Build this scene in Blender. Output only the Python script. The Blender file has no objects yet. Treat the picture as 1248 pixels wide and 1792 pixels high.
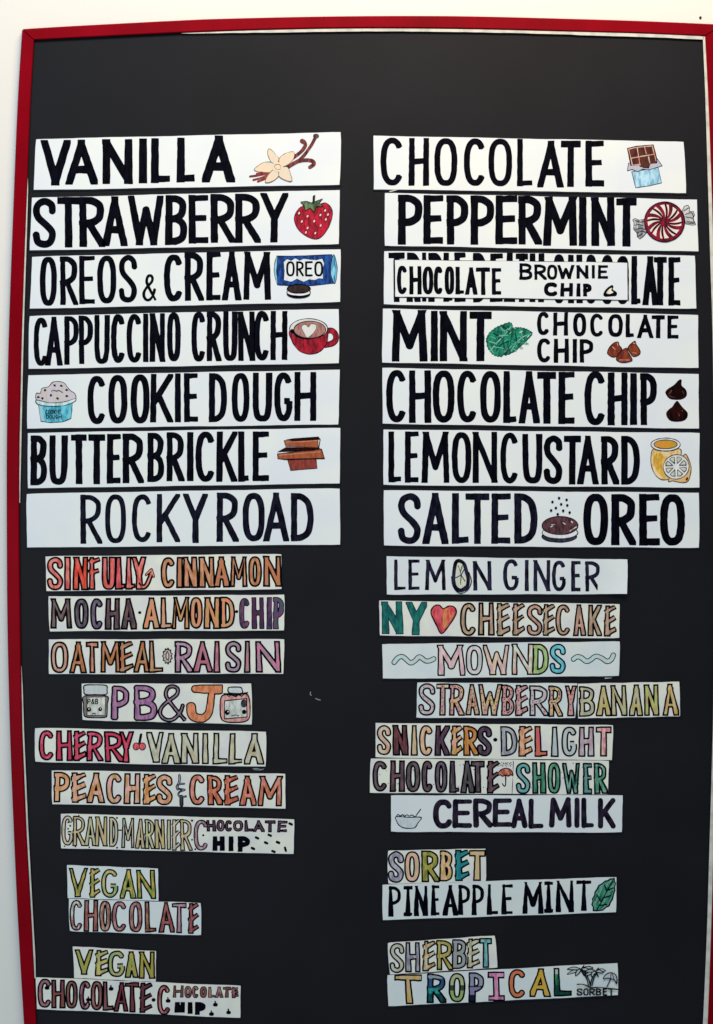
import bpy, math, random
import numpy as np
from mathutils import Vector
from mathutils.geometry import delaunay_2d_cdt

S = bpy.context.scene
COL = S.collection
# ---------------------------------------------------------------- camera, light, exposure
DIST = 2.4                      # metres from the board face to the lens
ZC = 1.5                        # height of the picture centre above the floor
cam_d = bpy.data.cameras.new("camera"); cam = bpy.data.objects.new("camera", cam_d); COL.objects.link(cam)
cam.location = (0, -DIST, ZC); cam.rotation_euler = (math.radians(90), 0, 0)
cam_d.sensor_width = 36; cam_d.lens = 36 * DIST / 1.792; cam_d.clip_end = 200
S.camera = cam
world = bpy.data.worlds.new("World"); S.world = world; world.use_nodes = True
bg = world.node_tree.nodes["Background"]
bg.inputs[0].default_value = (0.62, 0.84, 1.0, 1); bg.inputs[1].default_value = 0.22
def area(name, loc, target, size, size_y, power, col):
    d = bpy.data.lights.new(name, 'AREA'); d.shape = 'RECTANGLE'; d.size = size; d.size_y = size_y
    d.energy = power; d.color = col
    o = bpy.data.objects.new(name, d); COL.objects.link(o); o.location = loc
    o.rotation_euler = (Vector(target) - Vector(loc)).to_track_quat('-Z', 'Y').to_euler()
    return o
area("warm_ceiling_lamp", (0.30, -1.25, 3.3), (0.0, 0, 2.1), 0.9, 0.35, 23, (1.0, 0.67, 0.36))
area("added_cool_overhead", (-0.2, -2.1, 3.7), (0, 0, 1.9), 2.2, 1.0, 44, (0.72, 0.90, 1.0))  # unseen area lamp added for a cool falloff from top to bottom
area("window_light", (-1.7, -3.4, 1.0), (-0.2, 0, 1.4), 1.3, 1.2, 30, (0.74, 0.89, 1.0))
S.view_settings.view_transform = 'Standard'; S.view_settings.look = 'None'
S.view_settings.exposure = 0.0; S.view_settings.gamma = 1.0
S.render.film_transparent = False

# ---------------------------------------------------------------- helpers
RND = random.Random(7)
def lin(c):
    return tuple(((x/255)/12.92 if x/255 <= 0.04045 else ((x/255+0.055)/1.055)**2.4) for x in c)
def P(px, py, d=0.0):
    """point d metres in front of the board face that the lens sees at photo pixel px,py (1 px = 1 mm on the face)"""
    k = (DIST - d) / DIST * 0.001
    return Vector(((px-624)*k, -d, ZC + (896-py)*k))

def mat(name, c1, c2=None, scale=40, rough=0.55, spec=0.3, fac=(0.4, 0.62), bump=0.0, bscale=200, detail=3, stretch=(1, 1, 1)):
    m = bpy.data.materials.new(name); m.use_nodes = True
    nt = m.node_tree; b = nt.nodes["Principled BSDF"]
    b.inputs["Roughness"].default_value = rough; b.inputs["Specular IOR Level"].default_value = spec
    b.inputs["Base Color"].default_value = (*c1, 1)
    tc = nt.nodes.new("ShaderNodeTexCoord"); mp = nt.nodes.new("ShaderNodeMapping")
    nt.links.new(tc.outputs["Object"], mp.inputs[0]); mp.inputs["Scale"].default_value = stretch
    if c2 is not None:
        n = nt.nodes.new("ShaderNodeTexNoise"); n.inputs["Scale"].default_value = scale; n.inputs["Detail"].default_value = detail
        r = nt.nodes.new("ShaderNodeValToRGB")
        r.color_ramp.elements[0].position = fac[0]; r.color_ramp.elements[1].position = fac[1]
        r.color_ramp.elements[0].color = (*c1, 1); r.color_ramp.elements[1].color = (*c2, 1)
        nt.links.new(mp.outputs[0], n.inputs["Vector"]); nt.links.new(n.outputs["Fac"], r.inputs[0])
        nt.links.new(r.outputs[0], b.inputs["Base Color"])
    if bump:
        n2 = nt.nodes.new("ShaderNodeTexNoise"); n2.inputs["Scale"].default_value = bscale; n2.inputs["Detail"].default_value = 4
        bp = nt.nodes.new("ShaderNodeBump"); bp.inputs["Strength"].default_value = bump; bp.inputs["Distance"].default_value = 0.002
        nt.links.new(mp.outputs[0], n2.inputs["Vector"]); nt.links.new(n2.outputs["Fac"], bp.inputs["Height"])
        nt.links.new(bp.outputs[0], b.inputs["Normal"])
    return m
_inks = {}
def ink(c):
    """marker colour: one sRGB triple, or a pair blended in blots"""
    if isinstance(c[0], (int, float)):
        c = (c, tuple(min(255, x*1.10+7) for x in c))
    key = tuple(tuple(x) for x in c)
    if key not in _inks:
        dark = sum(c[0]) < 120
        if not dark:
            m_ = [(a+b)/2 for a, b in zip(*c)]
            c = [[max(0, min(255, (m+(x-m)*1.5)*g)) for x, m in zip(q, m_)] for q, g in zip(c, (0.93, 1.05))]
        _inks[key] = mat("marker_ink", lin(c[0]), lin(c[1]), scale=130 if not dark else 110, detail=6, rough=0.5, spec=0.2 if not dark else 0.03,
                         fac=(0.40, 0.60), stretch=(1.6, 1, 0.55))
    return _inks[key]
BLACK = ((3, 3, 8), (10, 10, 24)); NAVY = ((9, 9, 20), (28, 28, 46)); LINE = ((2, 2, 3), (9, 8, 11))

class MB:
    def __init__(self): self.v = []; self.f = []; self.mi = []; self.m = []
    def slot(self, m):
        if m not in self.m: self.m.append(m)
        return self.m.index(m)
    def add(self, vs, fs, m):
        o = len(self.v); k = self.slot(m); self.v += vs
        for f in fs: self.f.append(tuple(o+i for i in f)); self.mi.append(k)
    def build(self, name, parent=None, loc=None):
        L = Vector(loc) if loc is not None else Vector((0, 0, 0))
        me = bpy.data.meshes.new(name); me.from_pydata([tuple(p - L) for p in self.v], [], self.f)
        for m in self.m: me.materials.append(m)
        me.polygons.foreach_set("material_index", self.mi); me.update()
        o = bpy.data.objects.new(name, me); COL.objects.link(o)
        if parent is not None:
            o.parent = parent
        else:
            o.location = L
        return o

# ---------------------------------------------------------------- strokes -> clean outlines (distance field + marching squares)
def catmull(pts, closed=False, n=6):
    pts = [np.array(p, float) for p in pts]; N = len(pts); out = []
    rng = range(N if closed else N-1)
    for i in rng:
        if closed: a, b, c, d = pts[(i-1) % N], pts[i], pts[(i+1) % N], pts[(i+2) % N]
        else: a, b, c, d = pts[max(i-1, 0)], pts[i], pts[i+1], pts[min(i+2, N-1)]
        for k in range(n):
            t = k/n
            out.append(0.5*((2*b)+(-a+c)*t+(2*a-5*b+4*c-d)*t*t+(-a+3*b-3*c+d)*t**3))
    if not closed: out.append(pts[-1])
    return [tuple(p) for p in out]

def field(strokes, h, pad):
    """strokes: list of (points, half_width, cap) -> distance grid (negative inside)"""
    xs = [p[0] for s in strokes for p in s[0]]; ys = [p[1] for s in strokes for p in s[0]]
    x0, x1, y0, y1 = min(xs)-pad, max(xs)+pad, min(ys)-pad, max(ys)+pad
    gx = np.arange(x0, x1+h, h); gy = np.arange(y0, y1+h, h)
    X, Y = np.meshgrid(gx, gy); D = np.full(X.shape, 1e9)
    for pts, hw, cap in strokes:
        n = len(pts)
        for i in range(n-1):
            ax, ay = pts[i]; bx, by = pts[i+1]; dx, dy = bx-ax, by-ay; L = math.hypot(dx, dy)
            if L < 1e-6: continue
            hw0 = hw
            if isinstance(hw, tuple): hw = max(hw)
            ux, uy = dx/L, dy/L
            U = (X-ax)*ux+(Y-ay)*uy; V = np.abs((Y-ay)*ux-(X-ax)*uy)
            lo, hi = 0.0, L
            c0, c1 = cap[0], cap[-1]
            f0 = (i == 0 and c0 != 'r'); f1 = (i == n-2 and c1 != 'r')
            if f0: lo = -{'s': 1, 'l': 2, 'b': 0}[c0]*hw
            if f1: hi = L+{'s': 1, 'l': 2, 'b': 0}[c1]*hw
            Uc = np.clip(U, lo, hi); e = np.abs(U-Uc)
            if isinstance(hw0, tuple): hw = hw0[0]+(hw0[1]-hw0[0])*np.clip((i+U/L)/(n-1), 0, 1)
            d = np.hypot(e, V)-hw
            if f0: d = np.where(U < lo, np.maximum(V-hw, lo-U), d)
            if f1: d = np.where(U > hi, np.maximum(V-hw, U-hi), d)
            D = np.minimum(D, d); hw = hw0
    return X, Y, D, x0, y0, h

def wobble(X, Y, amp, rnd):
    W = 0
    for k in range(4):
        a = rnd.uniform(0, 6.28); f = rnd.uniform(0.12, 0.5); W = W + np.sin((X*math.cos(a)+Y*math.sin(a))*f+rnd.uniform(0, 6.28))
    return W*amp*0.5

def contours(D, x0, y0, h, iso=0.0):
    ins = D < iso
    ins[0, :] = ins[-1, :] = False; ins[:, 0] = ins[:, -1] = False
    D = np.where(ins, D, np.maximum(D, iso+1e-4))
    c = (ins[:-1, :-1]*1+ins[:-1, 1:]*2+ins[1:, 1:]*4+ins[1:, :-1]*8)
    T = {1: [(3, 0)], 2: [(0, 1)], 3: [(3, 1)], 4: [(1, 2)], 5: [(3, 0), (1, 2)], 6: [(0, 2)], 7: [(3, 2)],
         8: [(2, 3)], 9: [(2, 0)], 10: [(0, 1), (2, 3)], 11: [(2, 1)], 12: [(1, 3)], 13: [(1, 0)], 14: [(0, 3)]}
    nxt = {}; pos = {}
    def ekey(j, i, e):
        return ((0, j, i), (1, j, i+1), (0, j+1, i), (1, j, i))[e]
    def epos(k):
        t, j, i = k
        a = D[j, i]
        b = D[j, i+1] if t == 0 else D[j+1, i]
        s = min(max((iso-a)/(b-a), 0.001), 0.999) if abs(b-a) > 1e-12 else 0.5
        return (x0+(i+(s if t == 0 else 0))*h, y0+(j+(s if t == 1 else 0))*h)
    for j, i in zip(*np.nonzero((c > 0) & (c < 15))):
        for e0, e1 in T[int(c[j, i])]:
            nxt[ekey(j, i, e0)] = ekey(j, i, e1)
    loops = []
    while nxt:
        k0 = next(iter(nxt)); k = k0; loop = []
        while k in nxt:
            loop.append(epos(k)); k = nxt.pop(k)
        if len(loop) > 5: loops.append(loop)
    return loops

def poly_field(p, h=0.4, pad=1.5):
    xs = [a for a, b in p]; ys = [b for a, b in p]
    gx = np.arange(min(xs)-pad, max(xs)+pad+h, h); gy = np.arange(min(ys)-pad, max(ys)+pad+h, h)
    X, Y = np.meshgrid(gx, gy); D = np.full(X.shape, 1e9); W = np.zeros(X.shape, int)
    for i in range(len(p)):
        (ax, ay), (bx, by) = p[i], p[(i+1) % len(p)]; dx, dy = bx-ax, by-ay; L2 = dx*dx+dy*dy
        if L2 < 1e-12: continue
        t = np.clip(((X-ax)*dx+(Y-ay)*dy)/L2, 0, 1); D = np.minimum(D, np.hypot(X-ax-t*dx, Y-ay-t*dy))
        side = dx*(Y-ay)-(X-ax)*dy
        W += np.where((ay <= Y) & (by > Y) & (side > 0), 1, 0)-np.where((ay > Y) & (by <= Y) & (side < 0), 1, 0)
    return np.where(W != 0, -D, D), gx[0], gy[0], h

def simplify(loop, tol):
    P_ = np.array(loop); n = len(P_)
    far = int(np.argmax(((P_-P_[0])**2).sum(1)))
    keep = np.zeros(n+1, bool); keep[[0, far, n]] = True; Q = np.vstack([P_, P_[:1]])
    st = [(0, far), (far, n)]
    while st:
        a, b = st.pop()
        if b-a < 2: continue
        d = Q[b]-Q[a]; L = math.hypot(*d)
        seg = Q[a+1:b]-Q[a]
        dist = np.abs(seg[:, 0]*d[1]-seg[:, 1]*d[0])/L if L > 1e-9 else np.hypot(seg[:, 0], seg[:, 1])
        m = int(np.argmax(dist))
        if dist[m] > tol:
            keep[a+1+m] = True; st += [(a, a+1+m), (a+1+m, b)]
    return [tuple(p) for p in P_[keep[:-1]]]

def shape(mb, loops, depth, m):
    loops = [l for l in loops if len(l) > 2]
    if not loops: return
    flat = [p for l in loops for p in l]; edges = []; o = 0
    for l in loops:
        n = len(l); edges += [(o+i, o+(i+1) % n) for i in range(n)]; o += n
    vs, _, fs_, *_r = delaunay_2d_cdt([Vector(p) for p in flat], edges, [], 1, 1e-7)
    V = np.array([(v[0], v[1]) for v in vs]); T_ = np.array([tuple(f) for f in fs_ if len(f) == 3])
    if len(T_) == 0: return
    C_ = V[T_].mean(1); ins = np.zeros(len(T_), int)          # keep the triangles whose centre lies inside (even-odd)
    for l in loops:
        L_ = np.array(l); M_ = np.roll(L_, -1, 0)
        a = (L_[:, 1][None] > C_[:, 1][:, None]) != (M_[:, 1][None] > C_[:, 1][:, None])
        with np.errstate(divide='ignore', invalid='ignore'):
            xi = (M_[:, 0]-L_[:, 0])[None]*(C_[:, 1][:, None]-L_[:, 1][None])/(M_[:, 1]-L_[:, 1])[None]+L_[:, 0][None]
        ins += (a & (C_[:, 0][:, None] < xi)).sum(1)
    T_ = T_[ins % 2 == 1]; flat = [tuple(v) for v in V]
    A, B, C = V[T_[:, 0]], V[T_[:, 1]], V[T_[:, 2]]
    cr = (B[:, 0]-A[:, 0])*(A[:, 1]-C[:, 1])+(B[:, 1]-A[:, 1])*(C[:, 0]-A[:, 0])
    fs = [tuple(int(q) for q in (t if c > 0 else t[::-1])) for t, c in zip(T_, cr)]
    mb.add([P(x, y, depth) for x, y in flat], fs, m)

# ---------------------------------------------------------------- glyphs: strokes in a unit box, v down
def sup(a0, a1, n=26, e=2.6, cx=.5, cy=.5, rx=.5, ry=.5):
    o = []
    for k in range(n+1):
        a = math.radians(a0+(a1-a0)*k/n); c, s = math.cos(a), math.sin(a)
        o.append((cx+rx*math.copysign(abs(c)**(2/e), c), cy+ry*math.copysign(abs(s)**(2/e), s)))
    return o
def ln(*p, cap='s'): return (list(p), cap)
def cv(*p, cap='b'): return (catmull(p), cap)
G = {
 'O': [(sup(0, 360, 40), 'r')],
 'C': [(sup(-38, -322, 34, 2.4), 'b')],
 'G': [(sup(-38, -340, 34, 2.4), 'b'), ln((.55, .6), (.98, .6), cap='b'), ln((.96, .6), (.93, .8), cap='b')],
 'D': [ln((0, 0), (0, 1)), (catmull([(0, 0), (.45, .02), (.85, .16), (1, .42), (1, .62), (.85, .86), (.45, .98), (0, 1)]), 's')],
 'S': [cv((1, .24), (.93, .08), (.55, 0), (.14, .07), (.02, .22), (.16, .38), (.62, .55), (.95, .70), (.98, .84), (.8, .97), (.45, 1), (.1, .94), (0, .76))],
 'B': [ln((0, 0), (0, 1)), (catmull([(0, 0), (.5, .01), (.88, .1), (.93, .24), (.8, .38), (.45, .46), (0, .48)]), 's'),
       (catmull([(0, .47), (.5, .48), (.9, .58), (1, .74), (.9, .91), (.5, .99), (0, 1)]), 's')],
 'P': [ln((0, 0), (0, 1)), (catmull([(0, 0), (.5, .01), (.92, .12), (1, .28), (.9, .45), (.5, .55), (0, .57)]), 's')],
 'R': [ln((0, 0), (0, 1)), (catmull([(0, 0), (.5, .01), (.9, .11), (.96, .26), (.85, .42), (.45, .52), (0, .55)]), 's'), ln((.34, .54), (1, 1.0), cap='rl')],
 'A': [ln((.5, .02), (0, 1), cap='rl'), ln((.5, .02), (1, 1), cap='rl'), ln((.5, 0), (.5, .05)), ln((.2, .7), (.8, .7), cap='b')],
 'E': [ln((0, 0), (0, 1)), ln((0, 0), (1, -.01)), ln((0, .48), (.84, .47)), ln((0, 1), (1, 1))],
 'e': [ln((.05, 0), (.05, 1)), ln((.05, .12), (.9, .0)), ln((.05, .54), (.88, .42)), ln((.05, .98), (1, .86))],
 'F': [ln((0, 0), (0, 1)), ln((0, .06), (1, 0)), ln((0, .46), (.75, .42))],
 'H': [ln((0, 0), (0, 1)), ln((1, 0), (1, 1)), ln((0, .5), (1, .47), cap='b')],
 'I': [ln((.5, 0), (.5, 1))],
 'i': [ln((.5, 0), (.5, 1)), ln((0, 0), (1, 0)), ln((0, 1), (1, 1))],
 'J': [ln((.1, 0), (1, 0)), (catmull([(.72, 0), (.73, .35), (.7, .75), (.55, .97), (.3, 1), (.08, .88), (0, .62)]), 'b')],
 'K': [ln((0, 0), (0, 1)), ln((1, 0), (.05, .6), cap='lr'), ln((.3, .42), (1, 1), cap='rl')],
 'L': [ln((0, 0), (0, 1)), ln((0, 1), (1, .99))],
 'M': [ln((.0, 1), (.06, 0)), ln((.06, 0), (.5, .72), cap='lr'), ln((.5, .72), (.94, 0), cap='rl'), ln((.94, 0), (1, 1))],
 'N': [ln((0, 0), (0, 1)), ln((0, 0), (1, 1), cap='l'), ln((1, 0), (1, 1))],
 'T': [ln((.5, 0), (.5, 1)), ln((0, 0), (1, 0))],
 'U': [(catmull([(0, 0), (0, .3), (.02, .72), (.16, .95), (.5, 1), (.84, .95), (.98, .72), (1, .3), (1, 0)]), 's')],
 'V': [ln((0, 0), (.5, .98), cap='lr'), ln((1, 0), (.5, .98), cap='lr'), ln((.5, .95), (.5, 1))],
 'W': [ln((0, 0), (.25, .98), cap='lr'), ln((.25, .98), (.5, .25), cap='r'), ln((.5, .25), (.75, .98), cap='r'), ln((.75, .98), (1, 0), cap='rl'), ln((.25, .95), (.25, 1)), ln((.75, .95), (.75, 1))],
 'Y': [ln((0, 0), (.5, .52), cap='lr'), ln((1, 0), (.5, .52), cap='lr'), ln((.5, .5), (.5, 1))],
 '&': [cv((1, 1), (.62, .68), (.25, .3), (.3, .06), (.52, 0), (.7, .08), (.66, .25), (.35, .42), (.06, .62), (0, .82), (.2, .98), (.5, .98), (.78, .8), (.92, .55))],
}
# zoom windows the lettering was measured in: id -> (x offset, y offset, scale)
Q = 4.16; R5 = 5.2
ZM = dict(A=(40, 220, Q), B=(320, 220, Q), C=(40, 325, Q), D=(320, 325, Q), E=(40, 430, Q), F=(320, 430, Q), G=(40, 535, Q), H=(320, 535, Q),
 I=(40, 640, Q), J=(320, 640, Q), K=(40, 745, Q), L=(320, 745, Q), M=(40, 850, Q), N=(320, 850, Q), O=(640, 225, Q), P=(940, 225, Q),
 Q=(640, 330, Q), R=(940, 330, Q), S=(640, 435, Q), T=(940, 435, Q), U=(640, 535, Q), V=(940, 535, Q), W=(640, 640, Q), X=(940, 640, Q),
 Y=(640, 745, Q), Z=(940, 745, Q), AA=(640, 850, Q), AB=(940, 850, Q), JZ=(1128, 700, 9.958), CB=(1080, 230, 12.48), PC=(1100, 345, 9.6),
 c=(70, 965, R5), d=(280, 965, R5), e=(70, 1032, R5), f=(280, 1032, R5), g=(70, 1105, R5), h=(280, 1105, R5), i=(130, 1185, R5), j=(270, 1185, R5),
 k=(50, 1262, R5), l=(260, 1262, R5), m=(80, 1336, R5), n=(280, 1336, R5), o=(90, 1412, R5), p=(300, 1412, R5), q=(100, 1505, 4.622),
 r=(55, 1645, R5), t=(200, 1645, R5), u=(660, 965, R5), v=(880, 965, R5), w=(650, 1040, R5), x=(860, 1040, R5), y=(660, 1110, R5), z=(860, 1110, R5),
 a1=(720, 1180, R5), a2=(960, 1180, R5), a3=(640, 1258, R5), a4=(850, 1258, R5), a5=(670, 1380, R5), a6=(870, 1380, R5), a7=(660, 1475, R5),
 a8=(860, 1475, R5), a9=(660, 1630, R5), b1=(860, 1630, R5), px=(0, 0, 1.0))
def zp(zid, x, y):
    ox, oy, s = ZM[zid]; return (ox+x/s, oy+y/s)

# ---------------------------------------------------------------- surfaces
PAPER_W = mat("white_card", lin((247, 248, 243)), lin((238, 241, 246)), scale=9, rough=0.6, spec=0.35, fac=(0.35, 0.65), bump=0.12, bscale=14)
PAPER_B = mat("tinted_card", lin((248, 246, 228)), lin((234, 230, 228)), scale=26, rough=0.6, spec=0.3, fac=(0.35, 0.65), bump=0.16, bscale=30)
PAPER_P = mat("pale_card", lin((240, 241, 234)), lin((226, 234, 236)), scale=20, rough=0.5, spec=0.4, fac=(0.35, 0.65), bump=0.14, bscale=24)
PAPER_G = mat("glossy_card", lin((243, 244, 242)), lin((234, 238, 240)), scale=14, rough=0.38, spec=0.5, fac=(0.35, 0.65), bump=0.1, bscale=20)
BACKING = mat("halo_backing", lin((12, 12, 26)), lin((20, 20, 34)), rough=0.6, spec=0.2)  # dark tone of the added halo margin round the strips

class Sign:
    n = 0
    def __init__(self, label, corners, paper=PAPER_W, depth=0.0022, curl=0.0, backing=True, back=2.2, group="flavour strips stuck on the menu board"):
        """corners: four (zoom id, x, y): top left, top right, bottom right, bottom left"""
        Sign.n += 1
        self.rnd = random.Random(Sign.n*13+1)
        C = [zp(*c) for c in corners]; self.C = C
        self.d = depth+0.00011*(Sign.n % 3)
        mid = P(sum(c[0] for c in C)/4, (C[2][1]+C[3][1])/2, 0)
        self.root = bpy.data.objects.new("flavour_sign", None); COL.objects.link(self.root); self.root.location = mid
        self.root.empty_display_size = 0.03
        self.root["label"] = label; self.root["category"] = "sign"
        if group: self.root["group"] = group
        self.loc = mid
        self.lt = {}
        r = self.rnd; mb = MB()
        NX, NY = 36, 6; g = {}
        ph = [r.uniform(0, 6.28) for _ in range(4)]
        for jy in range(NY+1):
            for ix in range(NX+1):
                s, t = ix/NX, jy/NY
                x = (1-t)*((1-s)*C[0][0]+s*C[1][0])+t*((1-s)*C[3][0]+s*C[2][0])
                y = (1-t)*((1-s)*C[0][1]+s*C[1][1])+t*((1-s)*C[3][1]+s*C[2][1])
                if jy in (0, NY): y += 0.32*math.sin(s*17+ph[jy > 0])+r.uniform(-.18, .18)
                if ix in (0, NX): x += 0.35*math.sin(t*5+ph[2+(ix > 0)])+r.uniform(-.2, .2)
                if (ix in (0, NX)) and (jy in (0, NY)):
                    x += (0.5 if ix == 0 else -0.5)*r.uniform(0, 1.6); y += (0.5 if jy == 0 else -0.5)*r.uniform(0, 1.2)
                dd = self.d
                if curl:
                    q = max(0, (s-0.86)/0.14); dd += curl*q*q*(0.25+0.75*t)*1.0
                g[ix, jy] = len(mb.v); mb.v.append(P(x, y, dd))
        k = mb.slot(paper)
        for jy in range(NY):
            for ix in range(NX):
                mb.f.append((g[ix, jy], g[ix, jy+1], g[ix+1, jy+1], g[ix+1, jy])); mb.mi.append(k)
        ring = [g[i, 0] for i in range(NX+1)]+[g[NX, j] for j in range(1, NY+1)]+[g[i, NY] for i in range(NX-1, -1, -1)]+[g[0, j] for j in range(NY-1, 0, -1)]
        o = len(mb.v); mb.v += [mb.v[i].copy() for i in ring]; top = [o+i for i in range(len(ring))]
        o = len(mb.v); mb.v += [mb.v[i]+Vector((0, 0.0009, 0)) for i in ring]; base = [o+i for i in range(len(ring))]; ring = top
        for i in range(len(ring)):
            j = (i+1) % len(ring); mb.f.append((ring[i], ring[j], base[j], base[i])); mb.mi.append(k)
        self.paper = mb.build("paper_strip", self.root, self.loc)
        for p_ in self.paper.data.polygons: p_.use_smooth = bool(curl) and abs(p_.normal.y) > .5
        if backing:  # added dark margin imitating the sharpening halo round the strip
            b = MB(); e = back; dz = self.d-0.0010
            pts = [(C[0][0]-e, C[0][1]-e), (C[1][0]+e, C[1][1]-e), (C[2][0]+e, C[2][1]+e+0.6), (C[3][0]-e, C[3][1]+e+0.6)]
            b.add([P(x, y, dz) for x, y in pts]+[P(x, y, 0.0001) for x, y in pts],
                  [(3, 2, 1, 0), (0, 1, 5, 4), (1, 2, 6, 5), (2, 3, 7, 6), (3, 0, 4, 7)], BACKING)
            b.build("halo_backing", self.root, self.loc)

    def word(self, key, text, zid, xs, top, bot, w, ink_=BLACK, outline=0.0, fills=None, line=LINE, lab=None, amp=0.24, cap=None, dots=None, bands=None, taper=None):
        """letters of one word: xs = measured left/right of each letter, top/bot = line of their tops and feet"""
        if key not in self.lt: self.lt[key] = (MB(), lab)
        mb = self.lt[key][0]; r = self.rnd
        if lab: self.lt[key] = (mb, lab)
        n = len(text); X0 = xs[0][0]; X1 = xs[-1][1]
        for k, ch in enumerate(text):
            a, b = xs[k]; q = ((a+b)/2-X0)/max(1e-6, X1-X0)
            x0, y0 = zp(zid, a, top[0]+(top[1]-top[0])*q); x1, y1 = zp(zid, b, bot[0]+(bot[1]-bot[0])*q)
            y0 += r.uniform(-.5, .5); y1 += r.uniform(-.5, .5)
            ww = min(w, (x1-x0)*0.95) if ch not in ('I',) else min(w, (x1-x0))
            if ch == 'W' or ch == 'M': ww = min(w, (x1-x0)*0.27)
            if ch == 'I': ww = w if (x1-x0) > w*0.8 else (x1-x0)
            fl = fills[k % len(fills)] if fills else None
            self.glyph(mb, ch, x0, x1, y0, y1, ww, ink_, outline, fl, line, amp, cap, dots, bands.get(k) if bands else None, taper)
    def glyph(self, mb, ch, x0, x1, y0, y1, w, ink_, outline, fl, line, amp, cap=None, dots=None, band=None, taper=None):
        r = self.rnd; st = []
        lean = r.uniform(-.035, .035)*(3.0 if outline else 1)
        for pts, c in G[ch]:
            hw = w/2*r.uniform(.95, 1.05)
            tp = (r.uniform(.8, 1.0), r.uniform(1.0, 1.22)) if outline else (r.uniform(.93, 1.0), r.uniform(1.0, 1.07))
            if taper: tp = taper if abs(pts[-1][1]-pts[0][1]) > .6 else (.9, .8)
            if pts[0][1] > pts[-1][1]: tp = tp[::-1]
            if ch in 'EFL' and pts[0][1] != 0 or ch == 'E' and pts[1][1] < 0: hw *= 0.88
            if cap: c = cap
            q = []
            for u, v in pts:
                q.append((x0+w/2+(u+lean*(0.5-v)*(ch not in 'OCSG'))*(x1-x0-w), y0+w/2+v*(y1-y0-w)))
            st.append((q, (hw*tp[0], hw*tp[1]) if ch not in 'OCSGD&' else hw, c))
        self.strokes(mb, st, (x0-1, x1+1, y0, y1), ink_, outline, fl, line, amp, dots, band)
    def strokes(self, mb, st, box, ink_, outline, fl, line, amp=0.35, dots=None, band=None, h=None):
        r = self.rnd
        size = max(box[1]-box[0], box[3]-box[2]) if box else 60
        h = h or (0.8 if size > 70 else 0.55)
        X, Y, D, gx, gy, h = field(st, h, 3+max(max(s[1]) if isinstance(s[1], tuple) else s[1] for s in st)*2.2)
        D = D+wobble(X, Y, amp, r)
        if box: 
            wv = wobble(X, Y, amp*0.7, r)
            D = np.maximum(D, np.maximum(np.maximum(box[2]-Y, Y-box[3]), np.maximum(box[0]-X, X-box[1]))+wv)
        d0 = self.d+0.00022
        if fl is None:
            shape(mb, [simplify(l, .09) for l in contours(D, gx, gy, h)], d0, ink(ink_)); return
        shape(mb, [simplify(l, .09) for l in contours(D, gx, gy, h)], d0, ink(line))
        Fd = D+outline
        if band:
            for col, v0, v1 in band:
                ya, yb = box[2]+v0*(box[3]-box[2]), box[2]+v1*(box[3]-box[2])
                shape(mb, [simplify(l, .09) for l in contours(np.maximum(Fd, np.maximum(ya-Y, Y-yb)), gx, gy, h)], d0+0.00016, ink(col))
        else:
            shape(mb, [simplify(l, .09) for l in contours(Fd, gx, gy, h)], d0+0.00016, ink(fl))
        if dots:
            for pts, hw, c in st:
                for i in range(len(pts)-1):
                    (ax, ay), (bx, by) = pts[i], pts[i+1]; L = math.hypot(bx-ax, by-ay)
                    m = max(1, int(L/7.5)) if L > 4 else (1 if r.random() < .25 else 0)
                    for q in range(m):
                        t = (q+.5)/m; x = ax+(bx-ax)*t+r.uniform(-1, 1); y = ay+(by-ay)*t+r.uniform(-1, 1)
                        if r.random() < .85: shape(mb, [[(x+1.0*math.cos(z), y+1.1*math.sin(z)) for z in (0, 1.05, 2.1, 3.14, 4.2, 5.25)]], d0+0.0003, ink(LINE))
    def path(self, key, zid, pts, w, outline, fl, line=LINE, smooth=True, cap='r', lab=None):
        if key not in self.lt: self.lt[key] = (MB(), lab)
        p = [zp(zid, *q) for q in pts]
        if smooth: p = catmull(p)
        self.strokes(self.lt[key][0], [(p, w/2, cap)], None, None, outline, fl, line, 0.2, h=.5)
    def spots(self, key, zid, pts, rad, col=LINE):
        if key not in self.lt: self.lt[key] = (MB(), None)
        for q in pts:
            x, y = zp(zid, q[0], q[1]); s = rad*self.rnd.uniform(.8, 1.15)
            shape(self.lt[key][0], [[(x+s*math.cos(z)*1.1, y+s*math.sin(z)) for z in np.arange(0, 6.2, .8)]], self.d+0.00025, ink(col))
    def done(self):
        for key, (mb, lab) in self.lt.items():
            if mb.v:
                o = mb.build(key.split('#')[0], self.root, self.loc)
                if lab: o["label"] = lab
                if key.startswith('speckles'): o["kind"] = "stuff"

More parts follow.
